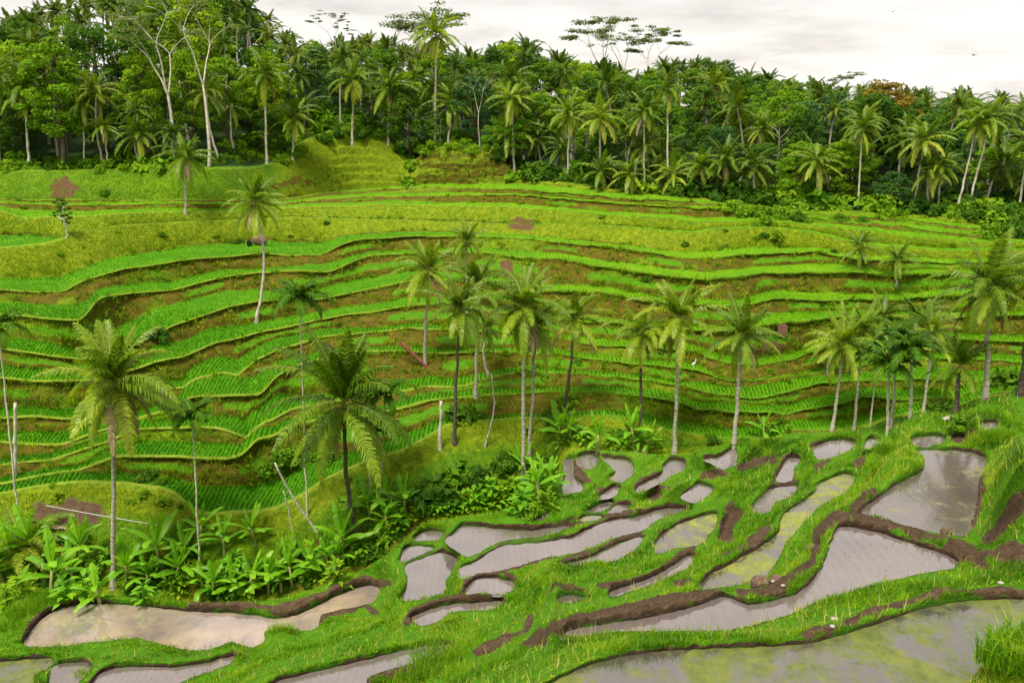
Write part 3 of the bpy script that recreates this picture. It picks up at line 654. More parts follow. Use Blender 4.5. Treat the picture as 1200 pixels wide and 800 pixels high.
def coco_crown(R=4., nf=28, seed=0, lush=1., up=.25, dead=1, n=44, nuts=True, yellow=0, wl=.075, droopk=1.):
    rg = np.random.default_rng(seed); mb = MB(); db = MB(); nb_ = MB(); s = R/4.
    for k in range(nf):
        q = (k+.5)/nf; az = k*2.399+rg.uniform(-.45, .45)
        if q < up: e0 = radians(rg.uniform(62, 86)); dr = radians(rg.uniform(15, 85)); Lf = 3.9; r = .34
        elif q < .72: e0 = radians(66-62*(q-up)/(.72-up)+rg.uniform(-8, 8)); dr = radians(rg.uniform(62, 92))*droopk; Lf = 4.6; r = .42
        else: e0 = radians(4-52*(q-.72)/.28+rg.uniform(-8, 8)); dr = radians(rg.uniform(35, 66)); Lf = 4.1; r = .60
        if yellow and q > 1-yellow: r = .95
        frond(mb, (0, 0, .15*s*(1-q)), az, e0, dr, Lf*s*rg.uniform(.72, 1.12), n, .80*s, wl*s, rg.uniform(.45, 1.15)*lush, r+rg.uniform(-.12, .12), 0, 1, rg.uniform(-1, 1), rg, rr=.035*s)
    for k in range(dead):
        az = rg.uniform(0, 6.28)
        frond(db, (0, 0, -.1*s), az, radians(rg.uniform(-45, -15)), radians(rg.uniform(35, 62)), 3.9*s*rg.uniform(.75, 1.05), 34, .75*s, .09*s, .9, rg.uniform(.2, .9), 0, 1, 0, rg, fold=.5)
    if nuts:
        for k in range(9):
            a = rg.uniform(0, 6.28); rr = rg.uniform(.25, .5)*s; c = np.array([cos(a)*rr, sin(a)*rr, rg.uniform(-.55, -.15)*s]); q = .15*s
            u = np.linspace(0, pi, 5)
            nb_.tube(np.stack([c[0]+0*u, c[1]+0*u, c[2]+q*1.2*np.cos(u)], 1), q*np.sin(u)+.005, 6, .5, 0)
    return mb, db if dead else None, nb_ if nuts else None
def areca_crown(R=1.9, seed=0, nf=11):
    rg = np.random.default_rng(seed); mb = MB(); s = R/1.9
    for k in range(nf):
        q = (k+.5)/nf; az = k*2.399+rg.uniform(-.2, .2)
        frond(mb, (0, 0, 0), az, radians(84-70*q), radians(75+35*q), 2.3*s*rg.uniform(.85, 1.1), 20, .75*s, .13*s, .55, .35+.35*q, 0, 1, rg.uniform(-1, 1), rg, rr=.03*s)
    return mb
def trunk_mb(top, r0=.17, r1=.11, bow=(0, 0), n=8, flare=1.6, wig=.03, seed=0):
    """trunk from origin to top (local)"""
    rg = np.random.default_rng(seed); K = 14; t = np.linspace(0, 1, K); top = np.array(top, float)
    P = t[:, None]*top+np.sin(pi*t)[:, None]*np.array([bow[0], bow[1], 0])
    P[1:-1, :2] += rg.normal(0, wig, (K-2, 2)); P[0, 2] -= .4
    rad = r0+(r1-r0)*t**.8; rad[0] = r0*flare; rad[1] *= 1+(flare-1)*.25
    rad = rad*(1+.05*rg.uniform(-1, 1, K))
    mb = MB(); mb.tube(P, rad, n, .5, 0); return mb

def leaf_cloud(mb, C, R, n, size, rg, r0=.5, rv=.3, up=.5, m=0, shell=.55, aspect=.55):
    """n leaf-sized faces in an ellipsoid clump"""
    d = nrm(rg.normal(0, 1, (n, 3))); rad = rg.uniform(shell, 1, n)**.6
    Rn = np.array(R, float)
    P = np.array(C)+d*rad[:, None]*Rn
    nr = nrm(d+rg.normal(0, .55, (n, 3))+np.array([0, 0, up]))
    a = nrm(np.cross(nr, rg.normal(0, 1, (n, 3)))); b = np.cross(nr, a)
    s = size*rg.uniform(.6, 1.3, n)[:, None]
    V = np.stack([P-a*s, P+b*s*aspect-nr*s*.15, P+a*s, P-b*s*aspect-nr*s*.15], 1).reshape(-1, 3)
    r = np.clip(r0+rg.normal(0, rv*.5, n), 0, 1)
    mb.add(V, (np.arange(n)*4)[:, None]+np.arange(4)[None], None, np.repeat(r, 4), m)
def broad_crown(seed, R=3.4, H=7., base=2., nc=60, nl=105, leaf=.175, shape='round', tr_=.20):
    rg = np.random.default_rng(seed); mb = MB(); tb = MB()
    topz = base+H
    K = 9; t = np.linspace(0, 1, K); tr = np.stack([rg.normal(0, .10, K).cumsum()*.6, rg.normal(0, .10, K).cumsum()*.6, t*(topz-1.)-.4], 1); tr[:2, :2] *= .3
    tb.tube(tr, tr_*(1-t*.85)+.02, 6, .5, 0)
    for k in range(nc):
        q = (k+.5)/nc; z = base+H*(q**.85)
        prof = sin(pi*min(.97, .12+.86*q))**.6 if shape == 'round' else (1-q*.75)
        rr = R*prof*sqrt(rg.uniform(.12, 1)); a = k*2.399+rg.uniform(-.5, .5)
        c = np.array([cos(a)*rr, sin(a)*rr, z+rg.uniform(-.4, .4)])
        cs = rg.uniform(.45, 1.15)*R*.27
        leaf_cloud(mb, c, (cs, cs, cs*.62), int(nl*rg.uniform(.6, 1.3)), leaf, rg, rg.uniform(.25, .75), .35, .6)
        if k % 3 == 0:
            zb = max(.3, z-rr*.6-.4); bp = np.array([np.interp(zb, tr[:, 2], tr[:, 0]), np.interp(zb, tr[:, 2], tr[:, 1]), zb])
            tb.tube([bp, bp*.45+c*.55+[0, 0, -.15], c], [.07, .05, .02], 4, .5, 0, cap=False)
    return mb, tb
def albizia(seed, H=22., spread=7., forks=3, clear=.45, nlayer=26, lean=(0, 0), leaf=.22, thick=.3, dens=46):
    rg = np.random.default_rng(seed); mb = MB(); tb = MB()
    ends = []
    def grow(p, d, L_, r, lev):
        K = 6; pts = [np.array(p)]; dd = np.array(d, float)
        for k in range(K-1):
            dd = nrm(dd+rg.normal(0, .07, 3)+np.array([0, 0, .03 if lev < 2 else -.06])); pts.append(pts[-1]+dd*L_/(K-1))
        r2 = r*.62; tb.tube(pts, np.linspace(r, r2, K), 6 if lev < 2 else 4, .5, 0, cap=(lev > 2))
        if lev >= 3: ends.append(pts[-1]); ends.append(pts[3]); return
        nb2 = forks if lev == 0 else rg.integers(2, 4)
        a0 = rg.uniform(0, 6.28)
        for b in range(nb2):
            a = a0+b*6.28/nb2+rg.uniform(-.4, .4); sp = (.32, .6, .95)[lev]
            nd = nrm(dd+np.array([cos(a), sin(a), 0])*sp); grow(pts[-1], nd, L_*(.62, .62, .7)[lev]*rg.uniform(.8, 1.15), r2*.75, lev+1)
    grow((0, 0, -.4), nrm(np.array([lean[0], lean[1], 1.])), H*clear, thick, 0)
    E = np.array(ends)
    for k, e in enumerate(E):
        R_ = spread*.16*rg.uniform(.7, 1.35)
        leaf_cloud(mb, e+[0, 0, .1], (R_, R_, R_*.22), int(dens*rg.uniform(.6, 1.3)), leaf, rg, rg.uniform(.2, .8), .3, 1.5, shell=.1)
    return mb, tb
def banana_leaf(L_=2., Wd=.5, seed=0, droop=1.1):
    rg = np.random.default_rng(seed); mb = MB(); K = 12; t = np.linspace(0, 1, K)
    e = radians(0)-droop*t**1.3; ds = L_/(K-1)
    x = np.concatenate([[0], np.cumsum(np.cos(e[:-1])*ds)]); z = np.concatenate([[0], np.cumsum(np.sin(e[:-1])*ds)])
    w = Wd*.5*np.clip(np.sin(pi*np.clip((t-.12)/.9, 0, 1)), 0, 1)**.55; w[t < .13] = .015
    fold = .35+.5*t
    ed = rg.uniform(.86, 1.08, (2, K)); ed[:, rg.integers(4, 10)] = .55
    Lf = np.stack([x, w*ed[0], z-w*fold*.6], 1); Md = np.stack([x, 0*x, z], 1); Rt = np.stack([x, -w*ed[1], z-w*fold*.6], 1)
    V = np.stack([Lf, Md, Rt], 1).reshape(-1, 3)
    i = np.arange(K-1)[:, None]*3
    Q = np.concatenate([i+np.array([[0, 1, 4, 3]]), i+np.array([[1, 2, 5, 4]])])
    mb.add(V, Q, None, np.clip(.5+.12*np.sin(np.repeat(t, 3)*9)+rg.uniform(-.08, .08, 3*K), 0, 1), 0)
    mb.tube(Md+[0, 0, .008], np.linspace(.03, .008, K), 4, .9, 0, cap=False)
    return mb
def bush(seed, R=1., leaf=.12, n=26, nl=46, flat=.75):
    rg = np.random.default_rng(seed); mb = MB()
    for k in range(n):
        d = nrm(rg.normal(0, 1, 3)); d[2] = abs(d[2]); c = d*R*rg.uniform(.25, .85)*[1, 1, flat]; s = R*rg.uniform(.18, .36)
        leaf_cloud(mb, c, (s, s, s*.8), nl, leaf, rg, rg.uniform(.25, .75), .3, .5)
    return mb
def big_leaf_plant(seed, h=1.2, n=16, L_=.55, Wd=.26, base=.15):
    """broad-leaved herb: many stalked paddle leaves"""
    rg = np.random.default_rng(seed); mb = MB()
    for k in range(n):
        a = k*2.399; q = (k+.5)/n; z = h*(base+.85*q)*rg.uniform(.8, 1.1); r = .35*h*(1.1-q)*rg.uniform(.6, 1.3)
        o = np.array([cos(a)*r, sin(a)*r, z]); el = rg.uniform(-.2, .9)
        d = np.array([cos(a)*cos(el), sin(a)*cos(el), sin(el)]); s = np.array([-sin(a), cos(a), 0]); l = L_*rg.uniform(.7, 1.2)
        V = [o, o+d*l*.4+s*Wd*.5+[0, 0, .03], o+d*l*.55-[0, 0, .03], o+d*l*.4-s*Wd*.5+[0, 0, .03], o+d*l-[0, 0, .18*l]]
        mb.add(V, [[0, 1, 2, 3]], [[1, 4, 2], [2, 4, 3]], np.clip(.5+.25*rg.normal(), 0, 1), 0)
        mb.tube([np.array([0, 0, -.1]), np.array([o[0]*.4, o[1]*.4, o[2]*.6]), o], [.02, .015, .01], 3, .3, 0, cap=False)
    return mb

def place_palm(px, py, cx, cy, rpx, label, kind='coco', bark='palmbark', group=None, seed=0, dY=0., bowx=0., **kw):
    b = surf(px, py); dist = b[1]/CP
    top = at_depth(cx, cy, b[1]+dY)
    R = rpx*dist/1000*1.12
    root = empty('coconut_palm' if kind == 'coco' else 'areca_palm', b)
    loc = top-b
    r0 = max(.10, .15*min(1, R/3.8)) if kind == 'coco' else .065
    tr = trunk_mb(loc, r0*1.1, r0*.72, (bowx, 0), seed=seed, flare=1.7 if kind == 'coco' else 1.2).build('trunk', M[bark], root, True)
    kids = [tr]
    if kind == 'coco':
        mb, db, nb_ = coco_crown(R, seed=seed, **kw)
        c = mb.build('crown', [M['frond'], M['rachis']], root)
        kids.append(c)
        if db: kids.append(db.build('dead_frond', [M['deadfrond'], M['rachis']], root))
        if nb_: kids.append(nb_.build('coconuts', [M['coconut']], root, True))
    else:
        mb = areca_crown(R, seed=seed, **kw); kids.append(mb.build('crown', [M['frond_dark'], M['rachis']], root))
        cs = MB(); u = nrm(loc); cs.tube([np.zeros(3)-u*R*.42, np.zeros(3)], [r0*1.15, r0*1.0], 6); kids.append(cs.build('crown_shaft', M['bananastem'], root, True))
    for k in kids[1:]: k.location = Vector(loc)
    tag(root, label, 'palm tree', group)
    return root

# ---- individually traced palms:  base px,py, crown px,py, crown radius px, label, options
PALMS = [
 (132,692,133,452,86,'big coconut palm with grey trunk and hanging brown fronds beside the long pond',dict(seed=11,dead=6,nf=30,up=.3,n=56,wl=.065)),
 (419,645,403,475,92,'largest coconut palm, dark upper trunk, crown of upright fronds above the banana plants',dict(seed=12,dead=3,nf=30,up=.38,n=56,wl=.065,bark='darkbark',bowx=-.25)),
 (612,562,614,362,56,'tall coconut palm with straight pale trunk rising from the banana leaves at centre',dict(seed=13,nf=28,up=.35,dead=2,n=50)),
 (621,535,628,385,44,'coconut palm with orange dead fronds, close behind the tall pale trunk at centre',dict(seed=14,nf=24,yellow=.12,dead=2)),
 (300,377,299,238,38,'lone coconut palm with curved white trunk on the upper left terraces',dict(seed=15,nf=26,up=.25,bark='whitebark',bowx=.7,dY=0)),
 (218,250,217,186,31,'small coconut palm standing on the terrace edge below the left forest',dict(seed=16,nf=24)),
 (498,430,502,318,42,'coconut palm beside the fallen reddish trunk',dict(seed=17,nf=24,up=.3)),
 (548,372,547,284,28,'coconut palm whose crown tops the middle cluster',dict(seed=18,nf=22,up=.35)),
 (533,520,540,365,47,'coconut palm with dark upper trunk and pale curved foot in the middle cluster',dict(seed=19,nf=26,up=.3,bark='darkbark',bowx=-.1)),
 (557,465,560,335,42,'coconut palm with thick pale lower trunk in the middle cluster',dict(seed=20,nf=24,up=.4)),
 (573,442,570,385,28,'short coconut palm with curved stem low in the middle cluster',dict(seed=21,nf=20,bowx=-.3)),
 (662,480,674,375,42,'coconut palm with yellow dead fronds hanging down its dark stem',dict(seed=22,nf=24,yellow=.2,dead=2,bark='darkbark',up=.25)),
 (751,510,752,390,42,'coconut palm with thin dark upper trunk and drooping crown left of the tall white trunk',dict(seed=23,nf=24,up=.15,bark='darkbark',droopk=1.2)),
 (790,531,796,374,52,'coconut palm with tall white trunk standing straight on the edge of the pools',dict(seed=24,nf=28,up=.3,dead=2)),
 (859,523,869,394,46,'coconut palm with white trunk beside the triangular pool',dict(seed=25,nf=28,up=.3,dead=2)),
 (976,505,989,405,46,'leaning coconut palm with pale trunk, leftmost of the right hand cluster',dict(seed=26,nf=28,up=.25,dead=2)),
 (1001,505,1012,388,34,'coconut palm with pale trunk just right of the leaning one',dict(seed=27,nf=22,up=.3)),
 (1083,482,1092,388,36,'yellowish coconut palm with leaning stem behind the dark areca palms',dict(seed=28,nf=22,up=.3,yellow=.25)),
 (1120,486,1124,430,42,'young coconut palm with long upright fronds right of the areca palms',dict(seed=29,nf=20,up=.7,dead=0,nuts=False,bark='darkbark')),
 (1106,480,1107,448,20,'little dark coconut palm crouching beside the young upright one',dict(seed=30,nf=12,dead=0,nuts=False,bark='darkbark')),
 (1154,470,1158,338,62,'big coconut palm with thick trunk above the grassy mound on the right',dict(seed=31,nf=28,up=.2,dead=3,n=50,bark='palmbark')),
 (1195,462,1212,330,50,'coconut palm cut by the right edge of the picture',dict(seed=32,nf=24,dead=2,bark='darkbark')),
 (1008,315,1008,290,24,'small coconut palm on the far right terraces, left one of two',dict(seed=33,nf=22)),
 (1051,335,1052,305,25,'small coconut palm on the far right terraces, right one of two',dict(seed=34,nf=22)),
 (1070,400,1075,372,34,'leafy coconut palm crown rising behind the right hand cluster',dict(seed=35,nf=22)),
 (1040,402,1035,372,32,'pale green coconut palm behind the right hand cluster',dict(seed=36,nf=22)),
 (970,440,972,405,26,'small dull coconut palm behind the leaning one',dict(seed=37,nf=20)),
]
ARECA = [
 (234,670,225,488,27,'slender areca palm on a thin white stem left of the largest palm',dict(seed=41,nf=13)),
 (361,600,351,350,30,'very tall areca palm with round dark crown and thin white stem',dict(seed=42,nf=14)),
 (444,590,452,462,26,'areca palm with thin stem close right of the largest palm',dict(seed=43)),
 (24,642,-2,384,30,'areca palm with thin leaning white stem at the left edge',dict(seed=44)),
 (1040,508,1042,428,32,'dark areca palm with two-tone stem, front of the right hand cluster',dict(seed=45,nf=14)),
 (1068,490,1068,410,30,'dark areca palm with white stem behind the front areca palm',dict(seed=46,nf=14)),
 (1021,500,1028,418,26,'areca palm between the coconut palms and the dark areca palms',dict(seed=47)),
 (1044,500,1052,392,24,'areca palm crown standing highest in the dark group',dict(seed=48)),
 (432,585,438,505,16,'little areca palm in the shade of the largest palm',dict(seed=49)),
]
for (a, b, c, d, r, lab, kw) in PALMS: place_palm(a, b, c, d, r, lab, group='coconut palms scattered over the terraces', **kw)
for (a, b, c, d, r, lab, kw) in ARECA: place_palm(a, b, c, d, r, lab, kind='areca', bark='whitebark', group='slender areca palms', **kw)

# low bushy palm at the left edge
b0 = surf(30, 655); root = empty('bushy_palm', b0); mb = MB(); rg = np.random.default_rng(5)
for k in range(15):
    frond(mb, (0, 0, .6), k*2.399, radians(84-4.2*k), radians(rg.uniform(60, 100)), 4.6*rg.uniform(.8, 1.1), 46, .75, .055, .45, .35+.03*k, 0, 1, rg.uniform(-1, 1), rg)
mb.build('crown', [M['frond'], M['rachis']], root); yb_ = MB()
for k in range(6): frond(yb_, (0, 0, .5), -.9+k*.55, radians(52-6*k), radians(85), 4.4, 46, .7, .055, .6, .4, 0, 1, .5, rg)
yb_.build('old_fronds', [M['frond_yel'], M['rachis']], root)
trunk_mb((0, 0, .8), .3, .25).build('trunk', M['darkbark'], root)
tag(root, 'low bushy palm with long yellow green fronds at the left edge', 'palm tree')
# bare and leaning stems
def stem(name, p0, p1, r, mat, label, cat, bow=(0, 0), dY=0, r1=None):
    a = surf(*p0); t = at_depth(p1[0], p1[1], a[1]+dY)-a
    o = trunk_mb(t, r, r1 or r*.7, bow, seed=int(p0[0]), flare=1.2, wig=.02).build(name, M[mat], None, True); o.location = Vector(a)
    tag(o, label, cat); return o
stem('dead_palm', (516,527), (517,470), .13, 'whitebark', 'bare pale palm trunk without a crown in the middle shrubs', 'tree trunk')
stem('dead_palm', (18,560), (18,472), .14, 'whitebark', 'bare broken palm trunk above the bushy palm at the left edge', 'tree trunk')
stem('dead_palm', (500,431), (470,402), .2, 'redbark', 'fallen reddish trunk leaning against the foot of a coconut palm', 'tree trunk')
stem('dead_tree', (395,655), (322,542), .09, 'palmbark', 'thin dead trunk leaning left under the tall areca palm', 'tree trunk', (-.3, 0))
stem('thin_tree', (567,523), (576,438), .07, 'palmbark', 'thin curved bare stem in the middle shrubs', 'tree trunk', (.4, 0))
stem('dead_sapling', (345,640), (332,575), .06, 'palmbark', 'bare forked dead branch among the banana plants', 'branch', (.1, 0))

# ---- banana plants
BL = [banana_leaf(2.0, .52, s, d) for s, d in ((1, .7), (2, 1.2), (3, 1.7), (4, .35))]
BLM = []
for k, b in enumerate(BL):
    o = b.build('leaf', [M['banana']]); BLM.append(o.data); bpy.data.objects.remove(o)
def banana(px, py, h, label, seed, s=1., nl=8, group='banana plants along the foot of the pools'):
    rg = np.random.default_rng(seed); b = surf(px, py); root = empty('banana_plant', b)
    mb = MB(); hh = h*.5; ln = rg.normal(0, .12, 2)
    mb.tube([(0, 0, -.3), (ln[0]*.4, ln[1]*.4, hh*.5), (ln[0], ln[1], hh)], [.11*s, .085*s, .05*s], 7, .5, 0); mb.build('stem', M['bananastem'], root, True)
    for k in range(nl):
        o = bpy.data.objects.new('leaf', BLM[rg.integers(0, 3) if k > 1 else 3]); COL.objects.link(o); o.parent = root
        q = k/nl; el = radians(82-66*q+rg.uniform(-8, 8)); sc = h*.365*rg.uniform(.75, 1.1)
        o.location = (ln[0], ln[1], hh-.05*k*s); o.rotation_euler = (rg.uniform(-.3, .3), -el, k*2.399+rg.uniform(-.4, .4)); o.scale = (sc, sc*rg.uniform(.8, 1.1), sc)
    tag(root, label, 'banana plant', group); return root
BAN = [(18,668,2.9),(42,660,3.0),(60,700,2.6),(96,655,2.8),(84,690,2.5),(150,688,2.9),(172,700,2.2),(188,668,3.3),(206,690,2.6),(236,640,2.6),(262,650,2.4),(252,696,2.2),(240,705,1.8),(292,695,2.6),(276,700,2.2),(316,692,2.4),(342,690,3.0),(362,686,2.6),(330,698,1.8),(384,672,2.6),(402,655,3.0),(398,676,2.4),(436,612,2.6),(455,618,2.2),(476,600,2.4),(462,590,2.2),(420,600,2.2),(5,690,2.2),(-20,670,3.0),(118,706,1.7),
       (655,520,2.6),(668,517,2.0),(700,528,1.9),(742,521,2.6),(758,530,2.0),(748,530,1.8),(612,560,2.2),(895,517,2.0),(300,640,2.4),(220,660,2.2),(632,590,2.2),(646,583,2.)]
words = ['tall','short','spreading','upright','bushy','broad-leaved','slender','drooping']
for k, (x, y, h) in enumerate(BAN):
    if x < 130: where = 'left of the big grey-trunked palm'
    elif x < 270: where = 'between the two left palms and the long pond'
    elif x < 420: where = 'left of the largest palm behind the muddy dike'
    elif x < 500: where = 'right of the largest palm trunk'
    elif x < 690: where = 'in the green thicket at the centre'
    elif x < 800: where = 'just behind the small far pools'
    else: where = 'by the triangular pool on the right'
    banana(x, y, h, f'bright green banana plant {where}', 100+k, nl=10 if h > 2.1 else 8, group='banana plants '+where)

# ---- bushes and leafy herbs
bushes = {}
def proto_bush(key, mat, *a, fn=bush, **k):
    bushes[key] = (fn(*a, **k).build(key, [M[mat]])); bpy.data.objects[bushes[key].name].hide_render = False
    me = bushes[key].data; bpy.data.objects.remove(bushes[key]); bushes[key] = me
proto_bush('darkbush', 'leafB', 1, 1., .10, 26, 60); proto_bush('midbush', 'leafA', 2, 1., .09, 26, 60); proto_bush('brightbush', 'leafC', 3, 1., .11, 22, 50)
proto_bush('bigleaf', 'leafA', 4, 1., .26, 26, 18); proto_bush('herb', 'banana', 5, 1.2, 26, .62, .30, fn=big_leaf_plant); proto_bush('herb2', 'leafC', 6, 1.2, 34, .5, .24, fn=big_leaf_plant)
proto_bush('bigdark', 'leafB', 7, 1., .24, 30, 22)
def put(key, name, px, py, s, label, cat, group=None, sz=None, b=None):
    o = bpy.data.objects.new(name, bushes[key]); COL.objects.link(o)
    b = surf(px, py) if b is None else b
    o.location = Vector(b)-Vector((0, 0, .12*s)); o.scale = (s, s, sz or s); o.rotation_euler = (0, 0, random.uniform(0, 6.28))
    tag(o, label, cat, group); return o
BU = [ # key, px, py, size m, label
 ('bigdark',508,585,1.9,'large dark bush with big leaves left in the central thicket'),('bigleaf',530,560,1.6,'leafy green bush behind the big dark bush'),
 ('bigdark',542,492,1.5,'bush of large drooping leaves above the central thicket'),('darkbush',560,560,1.5,'dark bush in the shade of the central thicket'),('darkbush',590,548,1.4,'dark bush beside the straight pale trunk'),
 ('midbush',575,578,1.2,'mid green bush low in the central thicket'),('midbush',640,545,1.2,'green bush at the foot of the slope right of the pale trunks'),('midbush',668,470,1.1,'round bush at the foot of the yellow palm'),
 ('darkbush',185,396,1.3,'round dark bush on the left terraces'),('darkbush',172,562,1.0,'dark bush on the brown bank above the white pipe'),('midbush',190,568,.7,'small bush beside the dark one on the brown bank'),
 ('midbush',325,545,1.6,'overhanging bush on the rice field edge left of the tall areca stem'),('midbush',350,535,1.5,'bush right of the tall areca stem'),('midbush',385,540,1.4,'bush behind the trunk of the largest palm'),
 ('bigdark',215,655,1.1,'dark leafy bush between the banana plants on the left'),('darkbush',1100,482,1.2,'dark bush at the foot of the right hand cluster'),('bigdark',1185,455,1.8,'dark bush at the right edge above the mound'),
 ('darkbush',65,680,1.3,'dark bush behind the left banana plants'),('darkbush',110,672,1.3,'dark bush in the shade near the grey trunk'),('darkbush',300,668,1.3,'dark bush behind the middle banana plants'),
 ('midbush',430,640,1.,'green bush at the foot of the largest palm'),('darkbush',280,285,.9,'dark bush by the pale rock in the terrace wall'),('midbush',122,228,.9,'small bush beside the bare earth scar'),
 ('midbush',690,515,1.1,'light green bush behind the small pools'),('midbush',720,515,1.1,'bush right of the light green one behind the small pools'),('darkbush',835,515,.7,'low bush beside the triangular pool'),
 ('midbush',1130,500,.7,'spiky tuft of leaves near the right hand mound'),('midbush',620,600,.8,'bush on the bank under the central thicket'),('bigleaf',480,218,1.6,'tall bush in the notch left of the brown stepped knoll'),
 ('midbush',345,180,1.5,'bush on the grassy hump below the forest'),('darkbush',420,160,1.8,'dark bush on top of the grassy hump'),('darkbush',380,165,1.6,'dark bush on the shoulder of the grassy hump')]
for (k, x, y, s, lab) in BU: put(k, 'bush', x, y, s, lab, 'bush')
for n_, (x, y, s) in enumerate([(548,603,1.1),(562,600,1.2),(578,598,1.2),(594,595,1.2),(608,592,1.1),(622,588,1.2),(636,585,1.1),(540,598,1.),(570,588,1.2),(600,582,1.2),(625,575,1.2),(556,592,1.1),(585,590,1.1),(648,570,1.1),(612,600,1.),(640,596,.9),(528,606,.9)]):
    put('herb' if n_ % 3 else 'herb2', 'leafy_herb', x, y, s, 'bright broad-leaved plant in the low row in front of the central thicket', 'plant', 'bright leafy plants below the central thicket')
for n_, (x, y, s) in enumerate([(80,705,1.),(30,700,1.2),(100,700,1.),(210,702,1.),(265,700,1.),(395,682,1.),(425,655,1.),(450,635,1.1),(470,620,1.),(490,610,1.),(512,606,.9),(660,522,.9),(682,520,.8),(714,524,.8),(730,524,.8),(770,528,.7),(906,512,.7),(925,508,.6),(170,703,.8),(10,710,1.)]):
    put('herb2' if n_ % 2 else 'herb', 'leafy_herb', x, y, s, 'low leafy plant at the foot of the banana plants', 'plant', 'low leafy plants along the edge of the pools')

# small tree on the left terrace
b = surf(78, 280); root = empty('small_tree', b); mb, tb = broad_crown(77, .95, 1.9, 1.5, 26, 70, .10, tr_=.06); mb.build('crown', [M['leafB']], root); tb.build('trunk', M['whitebark'], root)
tag(root, 'small round dark tree on a thin stem on the upper left terrace', 'tree')
# shrubs and ledges on the grassy hump and the knoll
for n_, (k, x, y, s) in enumerate([('midbush',330,188,1.4),('brightbush',352,176,1.2),('darkbush',395,158,1.7),('midbush',448,160,1.5),('darkbush',468,178,1.4),('bigleaf',482,196,1.5),('midbush',500,180,1.1),('brightbush',530,174,1.2),('midbush',556,178,1.3),('darkbush',585,188,1.3),('bigleaf',603,208,1.4),('midbush',478,212,1.2),('brightbush',410,155,1.2),('darkbush',435,156,1.3)]):
    put(k, 'bush', x, y, s, 'bush growing along the top of the grassy hump and stepped knoll', 'bush', 'bushes along the hump and knoll')

rb = random.Random(5)
for n_ in range(34):
    x_ = rb.uniform(-10, 470); i = int(round((x_-PXS[0])/2.5)); y_ = SIL[i]-rb.uniform(4, 42)
    k = rb.choice(['darkbush', 'midbush', 'bigdark', 'herb', 'herb2', 'bigleaf']); put(k, 'bush', x_, y_, rb.uniform(.6, 1.35), 'shrub filling the slope behind the banana plants on the left', 'bush', 'shrubs behind the banana plants')
# ------------------------------------------------------------------ forest behind the terraces
SKY = [(-420,0),(0,18),(60,20),(120,-5),(180,-25),(300,-22),(328,-6),(345,30),(400,44),(450,40),(500,45),(560,58),(600,36),(640,58),(700,70),(740,74),(780,62),(820,66),(860,78),(930,92),(1000,96),(1060,98),(1120,112),(1160,108),(1200,114),(1620,130)]
def skyz(px, Y, dpy=0.): 
    p = np.interp(px, [s[0] for s in SKY], [s[1] for s in SKY])+dpy
    return CAMZ-Y*float(tdep(px, p))
TREES = {}
def proto_tree(key, mat, args, kw, barkm='bark'):
    mb, tb = broad_crown(*args, **kw); root = empty('proto', (0, 0, 0)); c = mb.build('crown', [M[mat]], root); t = tb.build('trunk', M[barkm], root, True)
    TREES[key] = (c.data, t.data, float(np.vstack(mb.v)[:, 2].max()))
    for o in (c, t, root): bpy.data.objects.remove(o)
proto_tree('a', 'leafA', (201, 3.6, 8.5, 3.2), {}); proto_tree('b', 'leafB', (202, 3.8, 8.5, 2.6), {}); proto_tree('c', 'leafC', (203, 3.2, 7.5, 3.), {})
proto_tree('d', 'leafD', (204, 3.5, 8.5, 2.8), {}); proto_tree('e', 'leafA', (205, 2.8, 10., 3.2), {}, 'whitebark'); proto_tree('f', 'leafC', (206, 4., 7., 4.0), dict(nc=38), 'whitebark')
proto_tree('g', 'leafB', (207, 3.0, 10.5, 2.6), {}, 'bark'); proto_tree('o', 'leafO', (208, 3.6, 8., 3.2), {})
KL = {'a': 'mid green broadleaf tree in the forest', 'b': 'dark green dense broadleaf tree in the forest', 'c': 'light green broadleaf tree in the forest', 'd': 'bluish green broadleaf tree in the forest',
      'e': 'tall narrow pale-stemmed green tree in the forest', 'f': 'light green pale-stemmed spreading tree in the forest', 'g': 'tall narrow dark green tree in the forest', 'o': 'tree with orange brown foliage on the forest skyline'}
def where(px): return 'on the left' if px < 330 else ('behind the hump and knoll' if px < 620 else ('right of the centre' if px < 900 else 'on the far right'))
def put_tree(key, x, y, z, h, label=None, group=None, w=None):
    cm, tm, hh = TREES[key]; s = h/hh
    root = empty('broadleaf_tree', (x, y, z)); root.rotation_euler = (0, 0, random.uniform(0, 6.28)); ww = (w or random.uniform(.9, 1.3)); root.scale = (s*ww, s*ww, s)
    for nme, d in (('crown', cm), ('trunk', tm)):
        o = bpy.data.objects.new(nme, d); COL.objects.link(o); o.parent = root
    tag(root, label, 'tree', group); return root
PV = []
for k in range(7):
    mb, db, nb_ = coco_crown(3.7, nf=20+k % 3, seed=300+k, up=.12+.05*k, dead=1, n=28, nuts=False, yellow=.08*(k % 3), wl=.13, droopk=1+.05*(k % 4))
    c = mb.build('crown', [M['frond_forest'], M['rachis']]); tms = []
    for q in range(2):
        ln = (random.uniform(-1.2, 1.2), random.uniform(-.6, .6)); t = trunk_mb((ln[0], ln[1], 10.), .17, .10, (random.uniform(-.5, .5), 0), n=6, seed=k*2+q).build('trunk', M['whitebark' if q else 'palmbark'], None, True)
        tms.append((t.data, ln)); bpy.data.objects.remove(t)
    PV.append((c.data, tms)); bpy.data.objects.remove(c)
